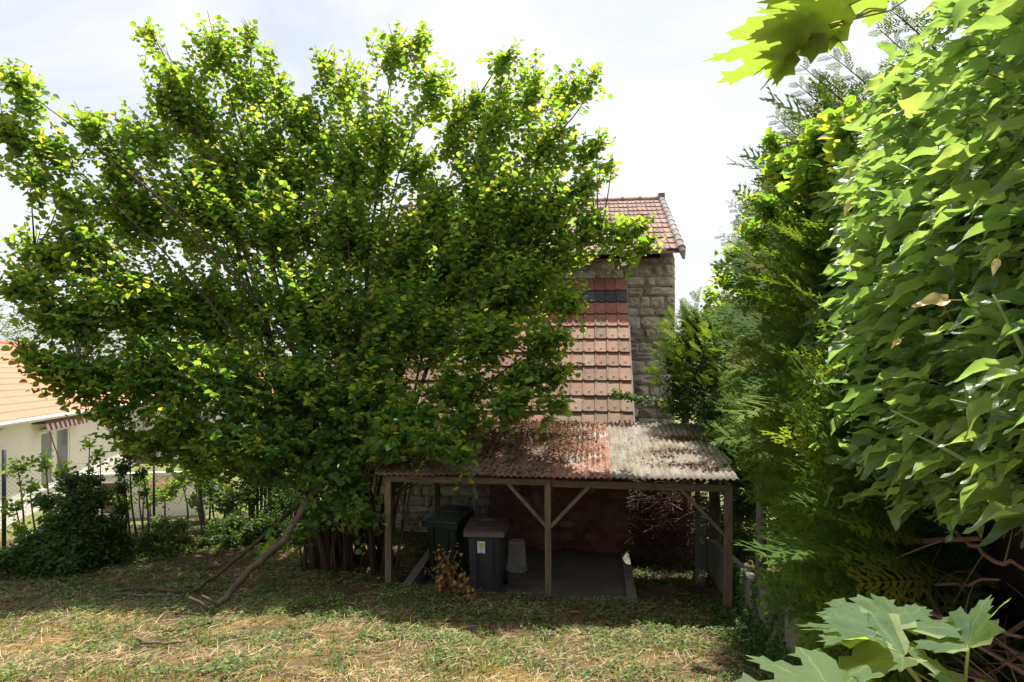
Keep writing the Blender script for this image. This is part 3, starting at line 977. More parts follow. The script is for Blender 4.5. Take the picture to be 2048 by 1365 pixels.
def cypress_t(seed, nb=11, barbs=3):
    rs_ = np.random.default_rng(seed)
    V, T = [], []

    def strip(a, b, w0, w1, up=0):
        a, b = np.array(a), np.array(b)
        dd = b - a; nn = np.array([-dd[1], dd[0], 0]); nn = nn / (np.linalg.norm(nn) + 1e-9)
        k_ = len(V)
        V.extend([a - nn * w0, a + nn * w0, b])
        T.append([k_, k_ + 2, k_ + 1])

    strip((0, 0, 0), (0, 1, -.18), .014, .004)
    for i in range(nb):
        y = .10 + .86 * i / nb
        L = (.40 * (1 - (y - .15) ** 2 * .9)) * rs_.uniform(.75, 1.1) if y > .2 else .28
        for sgn in (-1, 1):
            an = R(rs_.uniform(34, 50)) * sgn
            p0 = np.array([0, y, -.18 * y * y])
            p1 = p0 + np.array([math.sin(an) * L, math.cos(an) * L, rs_.uniform(-.05, .02)])
            strip(p0, p1, .026, .0)
            for k_ in range(1, barbs + 1):
                q = p0 + (p1 - p0) * k_ / (barbs + 1)
                for s2 in (-1, 1):
                    a2 = an + s2 * R(38)
                    l2 = L * .36 * (1 - .18 * k_)
                    strip(q, q + np.array([math.sin(a2) * l2, math.cos(a2) * l2, rs_.uniform(-.03, .02)]), .026, 0)
    V = np.array(V)
    return (V, np.array(T), V[:, :2].copy())


CY = [cypress_t(1, 10, 2), cypress_t(2, 11, 2), cypress_t(3, 9, 2)]
CYF = [cypress_t(4, 8, 1), cypress_t(5, 8, 1)]


def unit(v): return v / (np.linalg.norm(v, axis=-1, keepdims=True) + 1e-9)


def foliage(blobs, per, size, trunk, up=.35, flat=.45, spacing=.055, twig_len=(.35, .7), seed=1, shell=.45, droop=0.0):
    """blobs: centre, radius, number factor. Returns leaf data and twig curves"""
    rs_ = np.random.default_rng(seed)
    tr = np.array(trunk)
    P, D, N, tw = [], [], [], []
    for c_, r_, fac in blobs:
        c_ = np.array(c_, float)
        for _ in range(max(1, int(per * fac))):
            v = rs_.normal(size=3); v /= np.linalg.norm(v)
            rad = r_ * (shell + (1 - shell) * rs_.random()) if rs_.random() < .7 else r_ * rs_.random() ** .5
            tip = c_ + v * rad * np.array([1, 1, .85])
            outw = unit(tip - tr)
            dv = unit(outw * .8 + v * .6 + np.array([0, 0, up]) + rs_.normal(size=3) * .35)
            L = rs_.uniform(*twig_len)
            start = tip - dv * L
            nl = max(3, int(L / spacing))
            t = (np.arange(nl) + .6) / nl
            bend = np.array([0, 0, -droop * L])
            pts = start + dv * L * t[:, None] + bend * (t ** 2)[:, None]
            sidev = unit(np.cross(dv, [0, 0, 1.0]) + 1e-3)
            sgn = np.where(np.arange(nl) % 2 == 0, 1, -1)[:, None]
            ld = unit(dv * .55 + sidev * sgn * .8 + rs_.normal(size=(nl, 3)) * .25 + np.array([0, 0, -.15]))
            nr = unit(np.array([0, 0, 1.0]) + rs_.normal(size=(nl, 3)) * flat)
            P.append(pts); D.append(ld); N.append(nr)
            tw.append((start, tip + bend * 1.0))
    P, D, N = np.concatenate(P), np.concatenate(D), np.concatenate(N)
    sz = size * rs_.uniform(.6, 1.15, len(P))
    return P, frames(D, N, sz), rs_.random(len(P)), tw


def curve_pts(a, b, sag=.15, n=6, wob=.05, rs_=random, up=None):
    a, b = Vector(a), Vector(b)
    L = (b - a).length
    mid = (a + b) / 2 + Vector((rs_.uniform(-wob, wob) * L, rs_.uniform(-wob, wob) * L, sag * L))
    if up is not None: mid = Vector((a.x * .7 + b.x * .3, a.y * .7 + b.y * .3, a.z * .4 + b.z * .6)) + Vector((rs_.uniform(-wob, wob) * L, rs_.uniform(-wob, wob) * L, 0))
    return [(a * (1 - t) ** 2 + mid * 2 * t * (1 - t) + b * t ** 2) for t in np.linspace(0, 1, n)]


# ---------------------------------------------------------------- the big hazel
HB = ground_hit(688, 1140)
HB.y += .25; HB.z = tz(HB.x, HB.y)
hz = empty('hazel_tree', HB, 'huge many-stemmed hazel tree with bright green leaves beside the shelter', 'tree')
blob_px = [
    (430, 80, 70, 12.2), (350, 150, 75, 11.9), (500, 150, 90, 12.4), (400, 240, 120, 12.0), (285, 265, 80, 11.3), (540, 290, 110, 12.2), (560, 170, 40, 12.2), (300, 60, 30, 12.0),
    (25, 165, 62, 9.8), (10, 260, 70, 9.6), (95, 290, 55, 9.9), (60, 350, 50, 9.8), (170, 240, 50, 10.3), (120, 390, 45, 10.2), (215, 300, 60, 10.6),
    (70, 500, 65, 9.9), (30, 560, 60, 9.7), (150, 480, 75, 10.3), (250, 410, 110, 10.9), (400, 400, 135, 11.4), (550, 430, 130, 11.6),
    (110, 630, 85, 9.7), (240, 590, 130, 10.3), (400, 600, 150, 10.9), (90, 740, 60, 9.5), (40, 700, 40, 9.5),
    (790, 100, 65, 12.2), (845, 75, 40, 12.4), (690, 160, 70, 12.3), (650, 120, 40, 12.3), (870, 160, 70, 12.0), (760, 260, 120, 12.0), (920, 215, 45, 11.8), (640, 270, 90, 12.0),
    (1010, 110, 45, 12.0), (1070, 165, 70, 11.9), (1150, 165, 50, 11.6), (1000, 230, 90, 11.8), (1110, 270, 95, 11.5), (1195, 285, 45, 11.2), (1225, 320, 25, 11.1), (960, 310, 60, 11.7), (1190, 150, 30, 11.5),
    (1000, 380, 120, 11.4), (1120, 390, 85, 11.1), (950, 500, 120, 11.2), (1180, 360, 45, 11.0),
    (1190, 440, 50, 10.7), (1255, 455, 42, 10.6), (1300, 480, 34, 10.5), (1290, 440, 25, 10.5), (1130, 500, 70, 10.8),
    (1050, 570, 110, 10.6), (1150, 590, 45, 10.3), (990, 660, 90, 10.4), (1110, 670, 60, 10.2), (1060, 750, 65, 10.0), (1125, 740, 40, 9.9),
    (700, 450, 140, 11.6), (820, 480, 110, 11.5), (600, 600, 150, 11.0), (750, 640, 140, 10.9), (880, 660, 100, 10.8),
    (940, 770, 80, 10.1), (1040, 800, 45, 9.8), (1120, 810, 30, 9.7), (950, 840, 45, 9.7),
    (150, 740, 70, 9.5), (280, 740, 115, 9.8), (430, 760, 135, 10.2), (590, 780, 140, 10.4), (740, 790, 120, 10.3), (840, 830, 70, 10.0),
    (200, 820, 45, 9.4), (330, 850, 60, 9.6), (420, 880, 55, 9.7), (520, 880, 90, 9.9), (670, 900, 90, 10.0), (780, 890, 60, 9.9), (870, 880, 50, 9.7), (930, 910, 30, 9.4),
    (610, 960, 55, 9.8), (690, 980, 60, 9.8), (620, 1040, 45, 9.75), (700, 1040, 40, 9.7), (735, 1045, 25, 9.6), (530, 1110, 18, 9.3), (590, 1090, 25, 9.6),
]
blobs = []
rs = random.Random(31)
for px_, py_, r_, d_ in blob_px:
    dd = d_ + rs.uniform(-.25, .25)
    p = W(px_, py_, dd)
    blobs.append((tuple(p), r_ / F * dd, (r_ / 100) ** 1.9 * (.66 if py_ < 360 else 1)))
for px_, py_, r_, d_ in ((840, 320, 55, 12.0), (910, 270, 45, 11.9), (880, 390, 60, 11.7), (600, 200, 40, 12.2), (960, 190, 35, 11.9), (240, 890, 22, 9.7), (310, 920, 20, 9.9), (420, 950, 22, 10.1), (300, 885, 40, 10.0), (370, 905, 40, 10.1), (450, 925, 42, 10.2), (520, 950, 45, 10.3), (230, 870, 30, 9.6), (600, 230, 60, 12.1), (590, 330, 80, 11.8), (900, 420, 80, 11.5), (880, 540, 90, 11.3), (700, 330, 90, 11.8), (1060, 450, 80, 11.1), (500, 60, 30, 12.3), (460, 330, 90, 11.8), (330, 190, 60, 11.8), (860, 590, 90, 10.9), (1010, 560, 80, 10.7)):
    p = W(px_, py_, d_)
    blobs.append((tuple(p), r_ / F * d_, (r_ / 100) ** 1.9 * .9))
hub = np.array([HB.x, HB.y + .2, 2.6])
P, M3, tone, twigs = foliage(blobs, 175, .101, hub, up=.3, flat=.75, spacing=.060, twig_len=(.32, .80), seed=5, shell=.15)
# back of the crown, away from the photographer, fills the tree's volume
back = []
for (c_, r_, f_) in blobs:
    if c_[2] > 2.2 and r_ > .6:
        v = unit(np.array([c_[0], c_[1]]))
        k_ = 1.2 + 1.0 * rs.random()
        back.append(((c_[0] + v[0] * k_, c_[1] + v[1] * k_, c_[2] + .1), r_ * .8, f_ * .45))
P2, M32, tone2, twigs2 = foliage(back, 60, .13, hub, up=.25, flat=.55, spacing=.07, twig_len=(.3, .62), seed=6)
P = np.concatenate([P, P2]); M3 = np.concatenate([M3, M32]); tone = np.concatenate([tone, tone2])
keep = ~((P[:, 0] > -4.9) & (P[:, 0] < .72) & (P[:, 1] > 12.4) & (P[:, 2] < 2.2 + (P[:, 1] - 12.5) * .97)) & ~((P[:, 1] > 15.2) & (P[:, 2] < 8.3) & (P[:, 0] > -5.6) & (P[:, 0] < 1.9)) \
    & ~((P[:, 0] > -3.1) & (P[:, 0] < 1.9) & (P[:, 1] > 9.3) & (P[:, 1] < 12.6) & (P[:, 2] < 1.85 + (P[:, 1] - 9.6) * .17))
P, M3, tone = P[keep], M3[keep], tone[keep]
ch = rng.integers(0, 4, len(P))
hb = np.array(HB)
print('hazel leaves', len(P))
split_leaves('leaf', HZ, ch, M3, P - hb, tone, M['hazel_leaf'], hz, 'crown', 0)  # the 300 nearest follow below
order = np.argsort(np.linalg.norm(P - np.array([0, 0, EYE]), axis=1) / np.linalg.norm(M3[:, :, 1], axis=1))[:300]
# stems
rs = random.Random(77)
targets = sorted(blobs, key=lambda q: -q[1])
stem_pts = []
for i in range(34):
    an = 2 * math.pi * i / 34 + rs.uniform(-.15, .15)
    rr = rs.uniform(.25, .62)
    a = Vector((HB.x + math.cos(an) * rr * 1.25, HB.y + math.sin(an) * rr * .9, HB.z - .1))
    t_ = blobs[rs.randrange(len(blob_px) - 30) if i % 3 else rs.randrange(len(blob_px))]
    b = Vector(t_[0])
    best = min(rs.sample(blobs, 9), key=lambda q: abs(math.atan2(q[0][1] - HB.y, q[0][0] - HB.x) - an) + (3 if q[0][2] < 3.5 else 0))
    b = Vector(best[0])
    if i < 12: b = Vector(blobs[[next(k for k, q in enumerate(blob_px) if q[:2] == w) for w in ((500, 150), (25, 165), (95, 290), (70, 500), (110, 630), (285, 265), (1110, 270), (170, 240), (790, 100), (1070, 165), (1110, 670), (430, 80))][i]][0])
    pts = curve_pts(a, b, n=12, wob=.05, rs_=rs, up=True)
    pts = [p + Vector((rs.uniform(-.03, .03), rs.uniform(-.03, .03), 0)) * (1 if 0 < k_ < 11 else 0) for k_, p in enumerate(pts)]
    r0 = rs.uniform(.028, .055)
    q = Soup(); q.tube([p - HB for p in pts], list(np.linspace(r0, .004, 12)), 7)
    q.build('stem', M['bark'], hz, smooth=True)
    stem_pts += pts[3:]
for i in range(26):   # thin straight suckers crowding the foot
    a = Vector((HB.x + rs.uniform(-.75, .85), HB.y + rs.uniform(-.5, .4), HB.z - .05))
    b = a + Vector(((a.x - HB.x) * .5 + rs.uniform(-.25, .25), rs.uniform(-.3, .2), rs.uniform(1.9, 3.2)))
    q = Soup(); q.tube([p - HB for p in curve_pts(a, b, 0, 6, .04, rs)], list(np.linspace(rs.uniform(.012, .026), .006, 6)), 5)
    q.build('stem', M['bark'], hz, smooth=True)
lb = Soup()
rb = [W(930, 700, 10.9), W(1010, 590, 10.8), W(1100, 510, 10.75), W(1200, 470, 10.65), W(1260, 470, 10.55), W(1310, 478, 10.5)]
lb.tube([p - HB for p in rb], [.02, .017, .013, .010, .007, .004], 6); stem_pts += rb
SPn = np.array([tuple(p) for p in stem_pts])
for (c_, r_, f_) in blobs + back[::2]:
    c0 = np.array(c_)
    hd_ = np.linalg.norm(SPn[:, :2] - c0[:2], axis=1)
    dist = np.linalg.norm(SPn - c0, axis=1) + 2.5 * np.clip(SPn[:, 2] + .75 * hd_ - c0[2], 0, 9)
    a = Vector(SPn[np.argmin(dist)])
    lb.tube([p - HB for p in curve_pts(a, c_, -.06, 7, .12, rs)], list(np.linspace(.016, .004, 7)), 5)
    for k_ in range(4):
        v = Vector((rs.uniform(-1, 1), rs.uniform(-1, 1), rs.uniform(-.3, 1))).normalized() * r_ * .8
        lb.tube([p - HB for p in curve_pts(c_, Vector(c_) + v, .02, 4, .05, rs)], [.009, .007, .005, .003], 4)
for st, tp in twigs[::2]:
    lb.tube([Vector(st) - HB, Vector((st + tp) / 2) - HB, Vector(tp) - HB], [.004, .003, .002], 3, cap=False)
o = lb.build('branches', M['bark'], hz, smooth=True); o['kind'] = 'stuff'

# two broken limbs leaning from the hazel down to the ground, and the sawn-off stubs
def leaning(pts_px, rad, label, mat, name='broken_branch', group=None, stubs=(), n=9):
    pts = []
    for px_, py_, d_ in pts_px:
        if d_ is None: p = ground_hit(px_, py_) + Vector((0, 0, .045))
        else: p = W(px_, py_, d_)
        pts.append(p)
    fine = []
    for i in range(len(pts) - 1):
        for k_ in range(3):
            t = k_ / 3
            q = pts[i].lerp(pts[i + 1], t) + Vector((rs.uniform(-.016, .016), rs.uniform(-.014, .014), rs.uniform(-.014, .014)))
            fine.append(q)
    fine.append(pts[-1])
    s_ = Soup(); s_.tube(fine, [r__ * rs.uniform(.86, 1.14) for r__ in np.interp(np.linspace(0, 1, len(fine)), np.linspace(0, 1, len(rad)), rad)], n)
    o_ = tag(s_.build(name, mat, smooth=True), label, 'branch', group)
    for st in stubs:
        q_ = Soup(); q_.tube([(W(a_, b_, d_) if d_ else ground_hit(a_, b_) + Vector((0, 0, h_))) for a_, b_, d_, h_ in st[0]], st[1], 7)
        q_.build('stub', mat, o_, smooth=True)
    return o_


gl = ground_hit(395, 1232)
D0 = gl.x * -SA + gl.y * CA
leaning([(665, 930, 10.2), (610, 1010, 9.75), (565, 1085, 9.2), (500, 1140, 8.85), (450, 1195, 8.55), (425, 1218, 8.45), (400, 1232, None)],
        [.055, .05, .045, .040, .034, .028], 'thick broken limb with pale lichen leaning from the hazel, ending in sawn stubs', M['bark_pale'],
        stubs=[(((418, 1222, D0, 0), (400, 1205, D0 + .03, 0), (378, 1196, D0 + .05, 0)), [.024, .02, .019]),
               (((438, 1212, D0 + .08, 0), (420, 1200, D0 + .1, 0), (404, 1192, D0 + .12, 0)), [.022, .018, .016]),
               (((402, 1232, D0, 0), (396, 1224, D0, 0), (384, 1220, D0, 0)), [.02, .017, .016])])
leaning([(640, 960, 10.6), (590, 1015, 10.3), (540, 1062, 9.9), (480, 1110, 9.6), (430, 1152, 9.2), (388, 1190, None)],
        [.04, .035, .032, .026, .018], 'thinner dark broken limb leaning behind the lichened one', M['bark'])
leaning([(385, 1188, None), (350, 1192, None), (310, 1183, None), (270, 1183, None), (245, 1190, None), (215, 1199, None)], [.030, .028, .024, .014],
        'long dark crooked branch lying flat on the grass left of the leaning limbs', M['bark'], 'fallen_branch')
leaning([(370, 1197, None), (300, 1199, None), (250, 1196, None), (205, 1200, None)], [.016, .018, .012],
        'thin grey stick lying just below the crooked dark branch', M['bark_grey'], 'fallen_stick')
leaning([(445, 1247, None), (400, 1258, None), (350, 1268, None), (325, 1275, None)], [.010, .017, .008],
        'dark fallen branch lying in the sunlit straw below the sawn stubs', M['bark'], 'fallen_branch')
leaning([(277, 1289, None), (300, 1296, None), (345, 1296, None), (372, 1292, None)], [.016, .014, .012],
        'short reddish bare stick in the sunny grass', M['bark_pale'], 'fallen_stick')
for k_, (a, b) in enumerate((((60, 1232), (120, 1218)), ((55, 1233), (95, 1232)))):
    leaning([(a[0], a[1], None), ((a[0] + b[0]) / 2, (a[1] + b[1]) / 2 - 4, None), (b[0], b[1], None)], [.006, .007, .004],
            ['thin pale twig arching over the shaded grass at the left edge', 'short pale twig beside the arching one at the left edge'][k_], M['bark_grey'], 'fallen_twig')

# hanging leafy shoot below the leaning limb (part of the hazel): large separate leaves
lp = P[order]; lm = M3[order]
HM = [mesh_np('leaf', V, T, M['hazel_low'], np.zeros(len(T)), U, smooth=True) for V, T, U in HZ]
for i in range(300):
    o = bpy.data.objects.new('leaf', HM[i % 4])
    mm = Matrix((lm[i] * 1.15).tolist()).to_4x4(); mm.translation = Vector(lp[i] - hb) + Vector((rs.uniform(-.05, .05), -.05, rs.uniform(-.04, .04)))
    link(o, hz); o.matrix_local = mm

# ---------------------------------------------------------------- ground cover
def on_ground(n_, x0, x1, y0, y1, seed, dens=None):
    r_ = np.random.default_rng(seed)
    X = r_.uniform(x0, x1, n_); Y = r_.uniform(y0, y1, n_)
    k_ = np.ones(n_, bool)
    k_ &= ~((X > -2.85) & (X < .65) & (Y > 9.62) & (Y < 12.7))
    k_ &= ~((Y > 12.55) & (X < 1.9) & (X > -5))
    if dens is not None: k_ &= r_.random(n_) < dens(X, Y)
    X, Y = X[k_], Y[k_]
    Z = terrain(X, Y) + .035 * np.array([mnoise.fractal(Vector((x * 1.4, y * 1.4, 0)), 1.0, 2.0, 4) for x, y in zip(X, Y)])
    return np.stack([X, Y, Z], 1), r_


def vnoise(X, Y, s_, o_=0):
    return np.array([mnoise.noise(Vector((x * s_ + o_, y * s_, o_))) for x, y in zip(X, Y)])


# weeds: rosettes of small rounded leaves
Pg, r_ = on_ground(34000, -10, 2.0, 3.6, 12.6, 41, lambda X, Y: np.clip(.52 + 1.3 * vnoise(X, Y, 1.7) + .18 * (Y < 9.8) - .30 * (Y < 8.0) - .12 * (Y < 7.2) - .15 * (Y > 10), 0, 1))
rep = 4
Pw = np.repeat(Pg, rep, 0) + r_.normal(size=(len(Pg) * rep, 3)) * np.array([.022, .022, .0]) + np.array([0, 0, .015])
Pw[:, 2] += r_.uniform(0, .035, len(Pw))
an = r_.uniform(0, 2 * np.pi, len(Pw))
Dw = np.stack([np.cos(an), np.sin(an), r_.uniform(0, .5, len(Pw))], 1)
Nw = np.array([0, 0, 1.0]) + r_.normal(size=(len(Pw), 3)) * .35
o = scatter('ground_weeds', SM, np.zeros(len(Pw), int), frames(Dw, Nw, r_.uniform(.022, .056, len(Pw))), Pw, np.repeat(r_.random(len(Pg)), rep) * .7 + r_.random(len(Pw)) * .3, M['weed'])
tag(o, 'low green weeds and ground ivy spread over the garden earth', 'ground cover', kind='stuff')
# straw
ST = [tm([(-.018, 0, 0), (.018, 0, 0), (.015, .5, .05), (-.015, .5, .05), (0, 1, .0)], [[0, 1, 2], [0, 2, 3], [3, 2, 4]])]
Pg, r_ = on_ground(120000, -9, 2.0, 3.6, 9.8, 43, lambda X, Y: np.clip(.05 + .48 * (Y < 8.3) + 1.2 * vnoise(X, Y, 1.3, 5) + .35 * vnoise(X, Y, 5, 1), 0, 1))
an = r_.normal(0.35, 1.3, len(Pg))
Dw = np.stack([np.cos(an), np.sin(an), r_.uniform(-.02, .22, len(Pg))], 1)
Pg[:, 2] += r_.uniform(.0, .03, len(Pg))
L = .03 + .17 * r_.random(len(Pg)) ** 2.6
o = scatter('dry_grass', ST, np.zeros(len(Pg), int), frames(Dw, np.array([0, 0, 1.0]) + r_.normal(size=(len(Pg), 3)) * .4, L) , Pg, r_.random(len(Pg)), M['straw'])
tag(o, 'matted dry straw-coloured grass in the sunlit foreground', 'dry grass', kind='stuff')
# grass tufts
GR = [tm([(-.035, 0, 0), (.035, 0, 0), (.022, .5, .04), (-.022, .5, .04), (0, 1, .22)], [[0, 1, 2], [0, 2, 3], [3, 2, 4]])]
Pt, r_ = on_ground(1700, -9, 1.6, 3.6, 9.4, 45, lambda X, Y: np.clip(.35 + 1.2 * vnoise(X, Y, 1.1, 9) + .2 * (Y < 7.8), 0, 1))
Pg = np.repeat(Pt, 12, 0) + r_.normal(size=(len(Pt) * 12, 3)) * np.array([.035, .035, 0])
Dw = np.stack([r_.normal(0, .35, len(Pg)), r_.normal(0, .35, len(Pg)), np.ones(len(Pg))], 1)
o = scatter('grass', GR, np.zeros(len(Pg), int), frames(Dw, r_.normal(size=(len(Pg), 3)), r_.uniform(.05, .15, len(Pg))), Pg, r_.random(len(Pg)), M['grass'])
tag(o, 'scattered tufts of green grass blades', 'grass', kind='stuff')
# fallen brown leaves on the ground
Pg, r_ = on_ground(24000, -10, 2.1, 3.6, 14, 47, lambda X, Y: np.clip(.4 + .35 * (Y > 8.2) + .6 * vnoise(X, Y, 1.5, 3), 0, 1))
an = r_.uniform(0, 2 * np.pi, len(Pg))
o = scatter('fallen_leaves', SM, np.zeros(len(Pg), int), frames(np.stack([np.cos(an), np.sin(an), r_.uniform(-.1, .4, len(Pg))], 1), np.array([0, 0, 1.0]) + r_.normal(size=(len(Pg), 3)) * .5, r_.uniform(.025, .06, len(Pg))), Pg + np.array([0, 0, .012]), r_.random(len(Pg)), M['dead_leaf'])
tag(o, 'brown fallen leaves strewn over the shaded garden floor', 'leaf litter', kind='stuff')
r_ = np.random.default_rng(55)
Xl = r_.uniform(-2.5, .42, 420); Yl = 9.8 + r_.random(420) ** 1.6 * 2.7; Yl = np.where(r_.random(420) < .4, 12.55 - r_.random(420) * .2, Yl)
Pg = np.stack([Xl, Yl, np.full(420, -.115)], 1); an = r_.uniform(0, 6.28, 420)
o = scatter('fallen_leaves', SM, np.zeros(420, int), frames(np.stack([np.cos(an), np.sin(an), r_.uniform(0, .3, 420)], 1), np.array([0, 0, 1.0]) + r_.normal(size=(420, 3)) * .4, r_.uniform(.02, .05, 420)), Pg, r_.random(420), M['dead_leaf'])
tag(o, 'dry leaves blown over the concrete floor of the shelter', 'leaf litter', kind='stuff')

# litter on the corrugated roof
def roof_z(X, Y): return 1.66 + SLB * (Y - 9.6) + .095 + AMP * np.cos(2 * np.pi * X / PITCH)


n_ = 42000
X = r_.uniform(-3.05, 1.9, n_); Y = r_.uniform(9.44, 12.55, n_)
val = -np.cos(2 * np.pi * X / PITCH)
u = (Y - 9.44) / 3.1
dens = np.where(X < -.55, .35 + .75 * sstep(.25, .55, u) + .15 * val, np.where(X < .2, .10 + .26 * val + .8 * sstep(.2, -.5, X) * sstep(.0, .5, u), .008 + .014 * val))
dens = dens * (1.0 + 1.1 * vnoise(X, Y, 2.2, 2))
dens = np.where((X > -2.6) & (X < -1.3) & (u < .28), dens * .55, dens)
clump = np.zeros(n_)
for cx, cy, sx_, sy_ in ((1.35, 10.05, .40, .09), (1.25, 10.75, .32, .10), (1.6, 9.85, .22, .07), (1.45, 11.5, .35, .12), (1.1, 10.45, .12, .06)):
    clump += np.exp(-((X - cx) / sx_) ** 2 - ((Y - cy) / sy_) ** 2)
dens = np.where(X > .2, dens + clump * 1.1, dens)
k_ = r_.random(n_) < dens
X, Y = X[k_], Y[k_]
Z = roof_z(X, Y) + np.abs(r_.normal(0, .012, len(X))) * (1 + 1.5 * (X < -.3))
an = r_.uniform(0, 6.28, len(X))
Pg = np.stack([X, Y, Z], 1)
o = scatter('roof_litter', SM, np.zeros(len(X), int), frames(np.stack([np.cos(an), np.sin(an), r_.uniform(-.3, .5, len(X))], 1), np.array([0, 0, 1.0]) + r_.normal(size=(len(X), 3)) * .6, r_.uniform(.022, .052, len(X))), Pg, r_.random(len(X)), M['dead_leaf'])
tag(o, 'thick brown dead leaves heaped on the corrugated roof', 'leaf litter', kind='stuff')
s_ = Soup(); pts = [W(930, 952, 9.75), W(975, 940, 9.9), W(1030, 915, 10.2), W(1065, 885, 10.9), W(1058, 872, 11.1)]
s_.tube(pts, [.006, .008, .008, .006, .004], 5); s_.tube([pts[3], W(1045, 883, 10.9), W(1040, 895, 10.6)], [.005, .004, .002], 4)
tag(s_.build('fallen_twig', M['bark_pale'], smooth=True), 'forked pale twig lying on the leaf-covered corrugated roof', 'twig')

